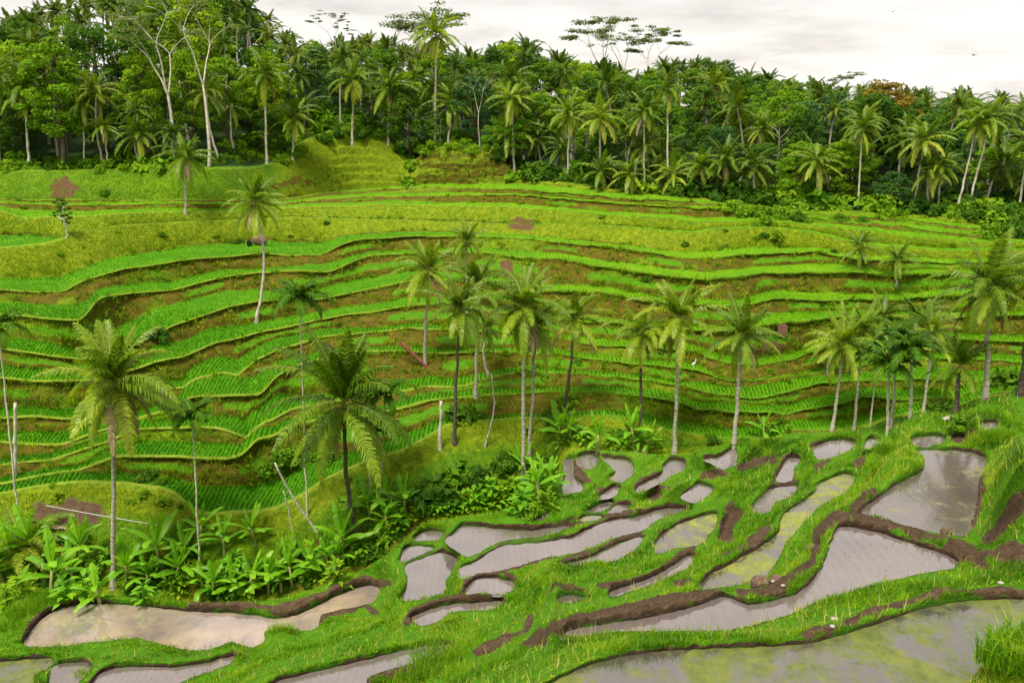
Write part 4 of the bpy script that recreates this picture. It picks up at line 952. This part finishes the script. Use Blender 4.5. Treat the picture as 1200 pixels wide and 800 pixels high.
def put_palm(x, y, z, h, label, group, s=1., tq=None, name='coconut_palm'):
    k = random.randrange(7); cm, tms = PV[k]; tm, ln = tms[random.randrange(2) if tq is None else tq]; sc = h/10.
    root = empty(name, (x, y, z))
    t = bpy.data.objects.new('trunk', tm); COL.objects.link(t); t.parent = root; t.scale = (1, 1, sc)
    c = bpy.data.objects.new('crown', cm); COL.objects.link(c); c.parent = root; c.location = (ln[0], ln[1], h); c.scale = (s, s, s); c.rotation_euler = (random.uniform(-.12, .12), random.uniform(-.12, .12), random.uniform(0, 6.28))
    tag(root, label, 'palm tree', group); return root

# traced palms at the forest edge: base px,py, crown px,py, radius px, label
EDGE = [(36,198,28,100,36,'coconut palm in front of the forest at the far left, trunk in full view'),(165,195,163,158,30,'drooping coconut palm at the forest edge left of the white forked tree'),
 (455,170,456,106,32,'coconut palm with golden drooping fronds on the grassy hump'),(412,168,414,95,28,'coconut palm left of the golden one on the grassy hump'),(511,168,511,42,30,'very tall coconut palm with straight white trunk left of the knoll'),
 (524,165,530,122,28,'coconut palm right behind the very tall one'),(590,182,600,160,28,'low leaning coconut palm right of the stepped knoll'),(666,185,667,135,25,'coconut palm with thin white trunk above the dark bushes right of the knoll'),
 (702,180,703,140,30,'golden coconut palm with thick drooping crown right of the knoll'),(755,172,755,132,26,'coconut palm with pale trunk in the middle of the right forest'),(704,220,705,202,26,'squat coconut palm on the edge of the bright upper rice field'),
 (735,226,738,205,24,'squat coconut palm right of the first on the upper rice field edge'),(787,228,788,205,24,'bushy coconut palm behind the upper rice field'),(822,230,822,195,27,'left palm of the pair behind the upper rice field'),(847,234,850,190,28,'right palm of the pair behind the upper rice field'),
 (957,240,957,190,30,'coconut palm with yellowish crown in the bushes at the right'),(1004,232,1010,152,26,'tall coconut palm with straight white trunk in the right forest'),(1071,246,1083,165,31,'golden coconut palm leaning right at the foot of the right forest'),
 (1120,252,1145,145,28,'front palm of the two parallel leaning white trunks'),(1132,238,1161,138,28,'rear palm of the two parallel leaning white trunks'),(1098,240,1103,195,25,'small coconut palm left of the parallel leaning trunks'),
 (1193,230,1206,168,30,'leaning coconut palm at the right edge below the forest'),(312,190,310,88,31,'tall coconut palm in the left forest right of the leaning white tree'),(342,186,345,140,27,'coconut palm at the foot of the left forest above the hump'),
 (1,200,-6,90,32,'coconut palm cut by the left edge of the picture'),(602,165,600,118,26,'coconut palm in the forest above the right end of the knoll'),(782,195,782,105,24,'thin tall palm with bare white trunk in the right forest'),
 (128,198,122,150,20,'small thin palm at the foot of the left forest'),(100,198,96,120,22,'slim palm with white stem at the foot of the left forest')]
for n_, (a, b, c, d, r, lab) in enumerate(EDGE):
    place_palm(a, b, c, d, r, lab, seed=400+n_, n=32, nf=24, wl=.12, up=.14+.05*(n_ % 3), dead=1, nuts=False, bark='whitebark', yellow=.25 if 'golden' in lab or 'yellow' in lab else .05, group='palms standing clear at the forest edge')

# pale-limbed albizia trees
def put_alb(px, py, toppy, seed, label, dY=0, **kw):
    b = surf(px, py); Y = b[1]+dY; h0 = 22
    if dY: 
        i = int(round((px-PXS[0])/2.5)); b = np.array([b[0]*Y/b[1], Y, CAMZ-forest_h(Y, i)])
    h = CAMZ-Y*float(tdep(px, toppy))-b[2]
    mb, tb = albizia(seed, h0, **kw); zt = np.vstack(mb.v)[:, 2].max(); root = empty('albizia_tree', b); s = h/zt
    mb.build('crown', [M['leafE']], root); tb.build('trunk', M['whitebark'], root, True); root.scale = (s, s, s); tag(root, label, 'tree', 'pale-limbed umbrella trees')
put_alb(207, 200, -10, 1, 'tall umbrella tree with white forked trunk above the left forest', 4, forks=3, clear=.40, spread=9, thick=.27, leaf=.2)
put_alb(246, 196, -6, 2, 'umbrella tree with long leaning white trunk in the left forest', 1, forks=2, clear=.62, lean=(.14, 0), spread=7, leaf=.2)
put_alb(488, 165, 2, 3, 'wide flat-topped umbrella tree on the skyline left of the centre', 22, forks=4, clear=.5, spread=15, leaf=.26, dens=80)
put_alb(402, 165, 12, 4, 'small flat-topped umbrella tree on the skyline above the hump', 30, forks=3, clear=.55, spread=7)
put_alb(702, 190, 17, 5, 'left of the two umbrella trees on the skyline right of the centre', 45, forks=3, clear=.5, spread=12, leaf=.26, dens=80)
put_alb(752, 190, 26, 6, 'right of the two umbrella trees on the skyline right of the centre', 48, forks=3, clear=.5, spread=11, leaf=.26, dens=80)
put_alb(730, 190, 32, 7, 'thin umbrella tree between the two on the skyline', 60, forks=3, clear=.5, spread=8, leaf=.22)
put_alb(562, 168, 82, 8, 'leafy tree with thick leaning white trunk right of the very tall palm', 0, forks=2, clear=.6, spread=6, lean=(.1, 0))
put_alb(980, 225, 84, 9, 'spreading dark umbrella tree on the right skyline', 55, forks=3, clear=.45, spread=8, dens=80)

# filling rows of the forest
rf = random.Random(12); placed = 0; npalm = 0; ntree = 0
def rows():
    out = []; dY = 2.5
    while dY < 92:
        st = 4.6+dY*.045; out.append((dY, st)); dY += st*.92
    return out
for (dY, st) in rows():
    px_ = -150+rf.uniform(0, 20)
    while px_ < 1350:
        i = int(np.clip(round((px_-PXS[0])/2.5), 0, NC-1)); Y = YC[i]+dY+rf.uniform(-.35, .35)*st
        if dY > LEN[i]+8: px_ += 40; continue
        hh = float(forest_h(np.array(Y), i)); z = CAMZ-hh; x = Y*RATIO[i]
        pxw = px_
        zmax = skyz(px_, Y, rf.uniform(-2, 10))
        hmax = zmax-z
        front = dY < 5
        isp = rf.random() < (.54 if dY > 30 else .42)
        hgt = rf.uniform(9, 15)+(0 if dY > 8 else -2)
        if px_ < 340: hgt *= 1.15
        if dY > LEN[i]*.35: hgt = hmax if hmax < 19 else rf.uniform(15, 19)
        hgt = min(hgt, hmax)
        if px_ > 620: hgt = min(hgt, 4.0+dY*.34+rf.uniform(-.5, 3.))
        elif dY < 6 and rf.random() < .35: hgt = rf.uniform(4.5, 7)
        if hgt > 3:
            if isp and npalm < 270:
                put_palm(x, Y, z-.3, max(3, hgt-2.0), 'coconut palm in the forest '+where(px_), 'forest palms '+where(px_), s=rf.uniform(.62, .95), tq=None); npalm += 1
            elif ntree < 296:
                key = rf.choice('aabbbcdeefggc' if px_ < 900 else 'aabbbdddcegg')
                put_tree(key, x, Y, z-.3, hgt*rf.uniform(.88, 1.), KL[key]+' '+where(px_), key_group := 'forest trees '+where(px_)+' kind '+KL[key].split(' in ')[0], w=rf.uniform(.95, 1.3)*min(1.7, 11.5/max(hgt, 5))**.6); ntree += 1
        px_ += st/Y*1000*rf.uniform(.8, 1.2)
print('forest palms', npalm, 'trees', ntree)
i = int(round((1005-PXS[0])/2.5)); Y = YC[i]+24; zo = CAMZ-float(forest_h(np.array(Y), i)); put_tree('o', Y*RATIO[i], Y, zo, CAMZ-Y*float(tdep(1008, 92))-zo, 'tree with orange brown foliage on the right skyline', w=1.35)
# undergrowth along the forest foot
x_ = -140; n_ = 0
while x_ < 1340:
    i = int(np.clip(round((x_-PXS[0])/2.5), 0, NC-1))
    for rr in range(4 if 290 < x_ < 430 else 2):
        Y = YC[i]+1.0+rr*3.2+rf.uniform(-.6, .8); z = CAMZ-float(forest_h(np.array(Y), i)); k = rf.choice(['darkbush','darkbush','bigdark','midbush','bigleaf','brightbush'] if x_ > 600 else ['darkbush','midbush','bigleaf','midbush','brightbush'])
        s = rf.uniform(.9, 1.9)*(1.0+.7*(x_ > 620)+.45*rr)
        colr = {'darkbush': 'dark green', 'bigdark': 'dark big-leaved', 'midbush': 'mid green', 'bigleaf': 'big-leaved', 'brightbush': 'bright green'}[k]
        put(k, 'bush', 0, 0, s, f'{colr} bush at the foot of the forest {where(x_)}', 'bush', f'{colr} undergrowth at the forest foot {where(x_)}', b=np.array([Y*RATIO[i], Y, z]))
    x_ += rf.uniform(13, 22)*(.55 if 300 < x_ < 420 else 1)
# bushy slope at the right below the forest
for (x, y, s, k) in [(860,246,1.6,'midbush'),(885,250,1.8,'brightbush'),(915,254,1.8,'midbush'),(935,258,1.6,'darkbush'),(895,262,1.3,'midbush'),(1165,262,2.2,'darkbush'),(1185,258,2.4,'darkbush'),(1160,275,1.8,'midbush'),(1195,275,2.,'darkbush'),(1030,256,.8,'herb2'),(1045,256,.8,'herb2'),(1060,257,.8,'herb2'),(985,258,1.1,'midbush'),(1010,260,.9,'midbush')]:
    put(k, 'bush', x, y, s, 'bush on the slope below the right forest', 'bush', 'bushes on the slope below the right forest')
put('herb2', 'agave_plant', 909, 281, 1.1, 'pale spiky plant on the terrace bank at the right', 'plant')

# ------------------------------------------------------------------ small things
def blob(name, mat, s, loc, label, cat, seed, sub=3, rot=0):
    rg = np.random.default_rng(seed)
    import bmesh
    bm = bmesh.new(); bmesh.ops.create_icosphere(bm, subdivisions=sub, radius=1)
    for v in bm.verts:
        c = v.co; f = 1+.28*float(fbm(np.array(c.x*1.3+seed), np.array(c.y*1.3+c.z*.9), seed))
        q = Vector((round(c.x*2.2)/2.2, round(c.y*2.2)/2.2, round(c.z*2.2)/2.2)); v.co = (c*.6+q*.4)*f
        v.co = Vector((v.co.x*s[0], v.co.y*s[1], v.co.z*s[2]))
    me = bpy.data.meshes.new(name); bm.to_mesh(me); bm.free(); me.materials.append(M[mat]); o = bpy.data.objects.new(name, me); COL.objects.link(o)
    o.location = Vector(loc); o.rotation_euler = (0, 0, rot); tag(o, label, cat); return o
def sp(px, py, dz=0): b = surf(px, py); return (b[0], b[1], b[2]+dz)
blob('rock', 'rock', (.26,.2,.16), sp(889,687,.12), 'reddish rock at the end of the muddy dike', 'rock', 3, rot=.3)
blob('rock', 'rock', (.2,.18,.15), sp(911,684,.1), 'brown clod just right of the reddish rock', 'rock', 4)
blob('rock', 'rock', (.17,.15,.12), sp(951,646,.1), 'brown clod halfway up the muddy dike', 'rock', 5)
blob('rock', 'rock', (.15,.13,.11), sp(1108,628,.08), 'clod at the right end of the dike between the two big pools', 'rock', 6)
blob('stone', 'palerock', (.05,.035,.03), sp(906,688,.05), 'small white stone beside the rocks, left one', 'stone', 7, 2)
blob('stone', 'palerock', (.055,.035,.03), sp(918,689,.05), 'small white stone beside the rocks, right one', 'stone', 8, 2)
blob('stone', 'palerock', (.08,.05,.025), sp(977,727,.06), 'flat white stone on the muddy dike above the weedy pond', 'stone', 9, 2)
blob('stone', 'palerock', (.045,.04,.03), sp(974,738,.05), 'white stone under the flat one above the weedy pond', 'stone', 10, 2)
blob('stone', 'palerock', (.06,.04,.02), sp(1173,683,.05), 'small pale stone on the dike at the far right', 'stone', 11, 2)
blob('slab', 'palerock', (.42,.14,.06), sp(1113,492,.12), 'pale flat slab on the grassy edge of the mound', 'slab', 12, 3, rot=.5)
blob('rock', 'rock', (.8,.35,.55), sp(306,288,.5), 'pale brown rock in the terrace wall behind the lone palm', 'rock', 13)
blob('rock', 'dark', (.3,.25,.4), sp(293,289,.3), 'near-black lump painting the shade of an opening in the terrace wall beside the pale brown rock', 'rock', 14)  # no real rock: a dark lump stands in for the shaded wall opening
# brown retaining wall at the right
import bmesh
bm = bmesh.new(); bmesh.ops.create_cube(bm, size=1); bmesh.ops.bevel(bm, geom=bm.edges[:], offset=.06, segments=2, affect='EDGES')
for v in bm.verts: v.co = Vector((v.co.x*.85+.05*sin(v.co.z*9), v.co.y*.5, v.co.z*.95))
me = bpy.data.meshes.new('mud_wall'); bm.to_mesh(me); bm.free(); me.materials.append(M['brick']); o = bpy.data.objects.new('mud_wall', me); COL.objects.link(o); o.location = sp(916, 397, .55); tag(o, 'small brown mud wall on the terraces at the right', 'wall')
# white pipe on stakes
a = surf(55, 600); c = surf(192, 612); Yp = min(a[1], c[1])-.6; A3 = at_depth(54, 592, Yp); B3 = at_depth(192, 616, Yp-.3)
root = empty('water_pipe', A3); mb = MB(); t = np.linspace(0, 1, 9)[:, None]; d_ = B3-A3; mb.tube(t*d_+np.sin(t*pi)*np.array([0, 0, -.04]), .024, 8); mb.build('pipe', M['pipe'], root, True)
for f in (.26, .52, .9):
    q = d_*f; gz = zat(A3[0]+q[0], A3[1]+q[1])-A3[2]-.2; mb = MB(); mb.tube([(q[0], q[1]+.05, min(gz, q[2]-.5)), (q[0]-.03, q[1]+.05, q[2]+.05)], [.03, .025], 6); mb.build('stake', M['bamboo'], root)
tag(root, 'long thin white pipe carried on bamboo stakes across the brown bank', 'pipe')
# birds
def bird(px, py, Y, s, label, mat='bird', stand=False):
    mb = MB()
    if stand:
        mb.tube([(0, -.02, .0), (0, 0, .22)], [.008, .01], 4); mb.tube([(.03, -.02, .0), (.03, 0, .22)], [.008, .01], 4)
        mb.tube([(-.16, 0, .22), (-.05, 0, .25), (.08, 0, .33), (.14, 0, .45), (.12, 0, .56), (.17, 0, .60), (.27, 0, .59)], [.01, .06, .06, .025, .018, .028, .004], 8)
        o = mb.build('egret', M[mat], None, True); o.location = Vector(sp(px, py)); tag(o, label, 'bird'); return
    mb.tube([(-.16, 0, 0), (-.06, 0, .01), (.05, 0, .01), (.12, 0, .02), (.17, 0, .01)], [.01, .035, .04, .025, .004], 8)
    for sgn in (-1, 1):
        V = [(-.05, 0, .02), (.06, 0, .02), (.07, sgn*.2, .10), (-.02, sgn*.2, .09), (.0, sgn*.42, .03)]
        mb.add(V, [[0, 1, 2, 3]], [[3, 2, 4]], .5, 0)
    o = mb.build('flying_bird', M[mat]); o.location = Vector(at_depth(px, py, Y)); o.scale = (s, s, s); o.rotation_euler = (0, .1, 1.2+px); tag(o, label, 'bird')
bird(1046, 14, 90, 1.4, 'tiny dark bird flying high, the upper one of two'); bird(1141, 65, 90, 1.4, 'tiny dark bird flying above the right skyline')
bird(812, 431, 0, 1, 'white egret standing on a terrace edge between the palms', 'egret', True)
# dried fronds lying on the brown bank
mb = MB()
for k in range(5): frond(mb, (0, 0, .1), .6*k, radians(25-8*k), radians(50), 1.0, 14, .35, .05, .3, .8, 0, 0)
o = mb.build('dead_frond_pile', [M['deadfrond']]); o.location = Vector(sp(60, 620, .1)); tag(o, 'heap of pale dry fronds on the brown bank at the left', 'dead leaves')

# ------------------------------------------------------------------ grass, rice, stubble
def blades(name, P, H, Wd, lean, rndv, mat, label, seg2=False):
    n = len(P); a = rng.uniform(0, 2*pi, n); d = np.stack([np.cos(a), np.sin(a), 0*a], 1)*Wd[:, None]*.5
    b = rng.uniform(0, 2*pi, n); l = np.stack([np.cos(b), np.sin(b), 0*b], 1)*(H*lean*rng.uniform(.2, 1.2, n))[:, None]
    up = np.zeros((n, 3)); up[:, 2] = H
    if seg2:
        mid = P+up*.6+l*.35
        V = np.stack([P-d, P+d, mid+d*.8, mid-d*.8, P+up*.95+l*1.3], 1).reshape(-1, 3); i = np.arange(n)[:, None]*5
        o = link_mesh(name, V, [i+np.array([[0, 1, 2, 3]]), i+np.array([[3, 2, 4]])], mat, rnd=np.repeat(rndv, 5))
    else:
        V = np.stack([P-d, P+d, P+up+l], 1).reshape(-1, 3)
        o = link_mesh(name, V, (np.arange(n)*3)[:, None]+np.arange(3)[None], mat, rnd=np.repeat(rndv, 3))
    tag(o, label, 'grass', None, 'stuff'); return o
def lerp_idx(arr, ci, rj):
    j0 = np.floor(rj).astype(int); j0 = np.clip(j0, 0, arr.shape[1]-2); f = rj-j0
    c0 = np.floor(ci).astype(int); c0 = np.clip(c0, 0, arr.shape[0]-2); g = ci-c0
    return (arr[c0, j0]*(1-f)+arr[c0, j0+1]*f)*(1-g)+(arr[c0+1, j0]*(1-f)+arr[c0+1, j0+1]*f)*g
# near banks
n = 760000
ci = rng.uniform((-140+420)/2.5, (1420+420)/2.5, n); rj = rng.uniform(4, NR-2, n)
# density correction by the height of each column
colh = (862-SIL)[np.floor(ci).astype(int)]; keep = rng.uniform(0, 1, n) < colh/400.
ci, rj = ci[keep], rj[keep]
sd_ = lerp_idx(sdN, ci, rj); md = lerp_idx(mudN, ci, rj); sid = lerp_idx(sideN.astype(float), ci, rj)
x = lerp_idx(XN, ci, rj); y = lerp_idx(YN, ci, rj); z = lerp_idx(ZN, ci, rj)
pn = fbm(x*.5, y*.5, 41); pn2 = fbm(x*2.2, y*2.2, 43)
ok = (sd_ > np.where(sid > .5, 4.5, .8)) & (md+pn2*.55 < .42) & (vnoise(x*2.6, y*2.6, 52)+.35*rng.uniform(0, 1, len(x)) > .36)
x, y, z, sd_, sid, pn, pn2 = [v[ok] for v in (x, y, z, sd_, sid, pn, pn2)]
clump = vnoise(x*.9, y*.9, 47); tall = np.clip(.10+.24*pn+.09*pn2+.20*(clump-.45), .04, .45)*np.where((sid < .5) & (sd_ < 9), .55, 1.)
H = tall*rng.uniform(.5, 1.25, len(x)); Wd = np.maximum(.012, y*.00085)*rng.uniform(.8, 1.4, len(x))
rv = np.clip(.46+.85*fbm(x*.35, y*.35, 48)+.35*pn2-.35*(clump-.5)+rng.normal(0, .17, len(x)), 0, 1)
blades('grass', np.stack([x, y, z-.02], 1), H, Wd, .55, rv, M['blade'], 'long bright green grass on the banks between the pools', True)
print('near blades', len(x))
# tussocks with long blades
TS = [(520,775,.95,420),(500,795,.9,300),(545,768,.7,200),(330,745,.5,200),(460,712,.4,160),(1030,556,.5,260),(905,533,.4,160),(1040,545,.5,500),(1168,522,.5,300),(1150,515,.45,200),(30,720,.8,500),(55,705,.8,400),(10,735,.7,300),(215,700,.6,160),(190,704,.6,120),(1195,770,.5,500),(1180,790,.5,400),(890,528,.4,200),(852,582,.4,200),(700,672,.4,160),(640,690,.35,200),(100,790,.4,150),(540,790,.5,200),(505,790,.5,160),(650,690,.4,100)]
T_P = []; T_H = []; T_r = []
for (tx, ty, hh, cnt) in TS:
    b = np.array(surf(tx, ty)); a = rng.uniform(0, 6.28, cnt); r = .55*np.sqrt(rng.uniform(0, 1, cnt))*(hh/.5)
    T_P.append(b+np.stack([np.cos(a)*r, np.sin(a)*r*.6, -.08+0*a], 1)); T_H.append(hh*rng.uniform(.5, 1.1, cnt)); T_r.append(np.clip(rng.normal(.6 if cnt < 300 else .4, .2, cnt), 0, 1))
P_ = np.vstack(T_P); H_ = np.concatenate(T_H); blades('grass', P_, H_, .02+0*H_, .6, np.concatenate(T_r), M['blade'], 'tussocks of long pale grass blades on the near banks', True)
# little yellow-green herbs and seed heads sprinkled over the dikes
m_ = (rng.uniform(0, 1, len(x)) < .035*(.5+vnoise(x*.7, y*.7, 3)))
bl_P = np.stack([x, y, z], 1)[m_]; blades('grass', bl_P, .16+.2*rng.uniform(0, 1, len(bl_P)), np.maximum(.02, bl_P[:, 1]*.0012), .5, rng.uniform(0, 1, len(bl_P)), M['dry'], 'dry straw coloured grass stems and weeds sprinkled over the dikes')
m_ = rng.uniform(0, 1, len(x)) < .10*vnoise(x*.5, y*.5, 13)**1.5
wp = np.stack([x, y, z+.03], 1)[m_]; blades('grass', wp, rng.uniform(.03, .10, len(wp)), np.maximum(.035, wp[:, 1]*.0017), 1.4, np.clip(rng.normal(.75, .2, len(wp)), 0, 1), M['blade'], 'small yellow green weeds and moss tufts on the dikes')
# far slopes
n = 560000
ci = rng.uniform((-80+420)/2.5, (1280+420)/2.5, n); cc_ = np.floor(ci).astype(int)
pyr = rng.uniform(0, 1, n); span = SIL-PYC; keep = rng.uniform(0, 1, n) < span[cc_]/520.; ci, cc_, pyr = ci[keep], cc_[keep], pyr[keep]
pyv = PYC[cc_]+pyr*span[cc_]
rj = np.zeros(len(ci)); order = np.argsort(cc_)
bounds = np.searchsorted(cc_[order], np.arange(NC+1))
for c in range(NC):
    idx = order[bounds[c]:bounds[c+1]]
    if len(idx):
        a = FP[c, 3:nfar+1]; ar = a[::-1]+np.arange(len(a))*1e-6
        rj[idx] = 3+(len(a)-1)-np.interp(pyv[idx], ar, np.arange(len(a)))
rj = np.clip(rj, 3, nfar-1)
x = lerp_idx(FX, ci, rj); y = lerp_idx(FYj, ci, rj); z = lerp_idx(FZ, ci, rj)
rice = lerp_idx(A_far['rice'], ci, rj) > .75; mudf = lerp_idx(A_far['mud'], ci, rj); ea = lerp_idx(A_far['earth'], ci, rj); bu = lerp_idx(A_far['bund'], ci, rj)
pn = fbm(x*.15, y*.15, 61); pn2 = fbm(x*1.1, y*1.1+z, 63)
ok = (~rice) & (mudf+pn2*.3 < .5) & (rng.uniform(0, 1, len(x)) > np.clip(ea+pn2*.8, 0, .88))
xx, yy, z_, p1, p2, bb = x[ok], y[ok], z[ok], pn[ok], pn2[ok], bu[ok]
H = np.clip(.13+.10*p1+.10*p2, .06, .35)*rng.uniform(.5, 1.2, len(xx))*np.where(bb > .2, .15+1.1*np.clip(vnoise(xx*1.3, yy*1.3, 71)-.3, 0, 1), 1); Wd = yy*.0011*rng.uniform(.8, 1.3, len(xx))
rv = np.clip(.45+.35*p1+.25*p2+.12*bb+rng.normal(0, .13, len(xx)), 0, 1)
blades('grass', np.stack([xx, yy-.02, z_-.03], 1), H, Wd, .7, rv, M['blade_far'], 'yellow green grass on the terrace banks')
print('far blades', len(xx))
nc_ = 5200; pick = rng.choice(np.flatnonzero((~rice) & (ea > .15)), nc_, replace=False)
cs_ = np.repeat(np.stack([x, y, z], 1)[pick], 14, 0); sr = np.repeat(rng.uniform(.08, .34, nc_), 14); cs_ = cs_+rng.normal(0, 1, cs_.shape)*np.stack([sr, sr*.4, sr*.35], 1); cs_[:, 1] -= .12
blades('grass', cs_, np.repeat(rng.uniform(.14, .42, nc_), 14)*rng.uniform(.6, 1.2, len(cs_)), cs_[:, 1]*.0012, .9, np.clip(np.repeat(rng.uniform(0, .95, nc_), 14)+rng.normal(0, .1, len(cs_)), 0, 1), M['blade_far'], 'clumps of grass hanging on the cut earth banks of the terraces')
xr, yr_, zr = x[rice], y[rice], z[rice]; brt = lerp_idx(A_far['bright'], ci, rj)[rice]
gs = .30
gx = np.round(xr/gs)*gs+rng.normal(0, .04, len(xr)); gy = yr_
H = rng.uniform(.17, .27, len(gx))*np.where(yr_ > 72, .6, 1); blades('rice', np.stack([np.where(yr_ < 82, gx, xr), gy, zr-.02], 1), H, yr_*.0010*rng.uniform(.8, 1.2, len(gx)), .45, np.clip(.18+.62*brt+.3*fbm(xr*.12, yr_*.12, 91)+rng.normal(0, .14, len(gx)), 0, 1), M['rice'], 'young green rice growing in rows on the terraces')
# rice seedlings and stubble standing in rows in the pools
STB = []
for (m, h, P) in PS:
    T = tdep(P[:, 0], P[:, 1]); v = at_depth(P[:, 0], P[:, 1], h/T)
    if m == 'milky': continue
    x0, x1, y0, y1 = v[:, 0].min(), v[:, 0].max(), v[:, 1].min(), v[:, 1].max()
    if (x1-x0)*(y1-y0) < 1.5: continue
    g = .28; X_, Y_ = np.meshgrid(np.arange(x0, x1, g), np.arange(y0, y1, .11)); X_ = X_.ravel()+.15*np.sin(Y_.ravel()*.5)+rng.normal(0, .015, X_.size); Y_ = Y_.ravel()+rng.uniform(-.2, .2, Y_.size)
    Z_ = np.full(X_.shape, -h); xr_ = X_; yc_ = Y_
    depth = yc_*CP+(-Z_)*SP; up_ = yc_*SP+Z_*CP
    pxx = 600+1000*xr_/depth; pyy = 400-1000*up_/depth
    s_, _ = poly_sd(P, pxx, pyy); o_ = (s_ < -2.) & (rng.uniform(0, 1, X_.size) < .12+1.3*fbm(X_*.35, Y_*.35, 88))
    STB.append(np.stack([X_[o_], Y_[o_], CAMZ-h-.075+0*X_[o_]], 1))
P_ = np.vstack(STB); P_ = np.repeat(P_, 2, 0)+rng.normal(0, .012, (len(P_)*2, 3))*[1, 1, 0]
blades('rice', P_, rng.uniform(.02, .06, len(P_)), np.maximum(.010, P_[:, 1]*.0006), .8, rng.uniform(0, 1, len(P_)), M['seedling'], 'rows of small stubble in the flooded pools')
# small weeds and bushes clinging to the terrace banks
for n_ in range(70):
    x_ = rf.uniform(10, 1190); i = int(round((x_-PXS[0])/2.5)); k = rf.choice([1, 2, 3, 4, 5, 6, 7, 8, 9, 9, 10, 0, 0, 0]); y_ = LIPS[k][0][i]+rf.uniform(1, 9 if k not in (0, 9) else 22)
    if y_ > SIL[i]-3: continue
    key = rf.choice(['midbush', 'darkbush', 'brightbush', 'bigleaf', 'herb2']); s = rf.uniform(.25, .6)
    side_ = 'left' if x_ < 400 else ('middle' if x_ < 800 else 'right')
    put(key, 'shrub', x_, y_, s, f'small shrub clinging to a terrace bank on the {side_} of the slope', 'shrub', f'small shrubs on the {side_} terrace banks')
# ------------------------------------------------------------------ camera, light, sky
cd = bpy.data.cameras.new('camera'); cd.sensor_width = 36; cd.lens = 30.0; cd.clip_end = 6000; cd.clip_start = .1
cam = bpy.data.objects.new('camera', cd); COL.objects.link(cam); cam.location = (0, 0, CAMZ); cam.rotation_euler = (pi/2-PITCH, 0, 0)
scene.camera = cam
SUN_EL, SUN_AZ = radians(64), radians(212)     # azimuth clockwise from +Y: behind-left of the camera
sd = bpy.data.lights.new('sun', 'SUN'); sd.energy = 3.6; sd.angle = radians(18); sd.color = (1, .94, .80)
so = bpy.data.objects.new('sun', sd); COL.objects.link(so)
dirv = Vector((sin(SUN_AZ)*cos(SUN_EL), cos(SUN_AZ)*cos(SUN_EL), sin(SUN_EL)))
so.rotation_euler = dirv.to_track_quat('Z', 'Y').to_euler(); so.location = dirv*60+Vector((0, 0, 60))
w = bpy.data.worlds.new('World'); scene.world = w; w.use_nodes = True; nt = w.node_tree; nt.nodes.clear()
out = nt.nodes.new('ShaderNodeOutputWorld'); bg = nt.nodes.new('ShaderNodeBackground'); bg2 = nt.nodes.new('ShaderNodeBackground')
sky = nt.nodes.new('ShaderNodeTexSky'); sky.sky_type = 'NISHITA'; sky.sun_disc = False; sky.sun_elevation = SUN_EL; sky.sun_rotation = SUN_AZ
nt.links.new(sky.outputs[0], bg.inputs[0]); bg.inputs[1].default_value = .09
tc = nt.nodes.new('ShaderNodeTexCoord'); sx = nt.nodes.new('ShaderNodeSeparateXYZ'); nt.links.new(tc.outputs['Generated'], sx.inputs[0])
zz_ = mth(nt, 'MAXIMUM', mth(nt, 'ADD', sx.outputs[2], .12), .06)
cx = nt.nodes.new('ShaderNodeCombineXYZ'); nt.links.new(mth(nt, 'DIVIDE', sx.outputs[0], zz_), cx.inputs[0]); nt.links.new(mth(nt, 'DIVIDE', sx.outputs[1], zz_), cx.inputs[1])
n1 = noise(nt, .55, 8, .58, cx.outputs[0], .4); n2 = noise(nt, 1.7, 8, .6, cx.outputs[0], .2)
f = mth(nt, 'ADD', mth(nt, 'MULTIPLY', n1, .6), mth(nt, 'MULTIPLY', n2, .4))
cc = ramp(nt, f, [(.34, (.50, .465, .44)), (.43, (.66, .61, .57)), (.51, (.76, .72, .675)), (.60, (.82, .79, .755))])
nt.links.new(cc, bg2.inputs[0]); bg2.inputs[1].default_value = .80
ms = nt.nodes.new('ShaderNodeMixShader'); ms.inputs[0].default_value = .92
nt.links.new(bg.outputs[0], ms.inputs[1]); nt.links.new(bg2.outputs[0], ms.inputs[2]); nt.links.new(ms.outputs[0], out.inputs[0])
vs = scene.view_settings; vs.view_transform = 'Standard'; vs.look = 'None'; vs.gamma = 1; vs.exposure = .8; vs.use_curve_mapping = False
scene.render.engine = 'CYCLES'; scene.cycles.max_bounces = 6; scene.cycles.transparent_max_bounces = 4
scene.render.resolution_x = 1024; scene.render.resolution_y = 682
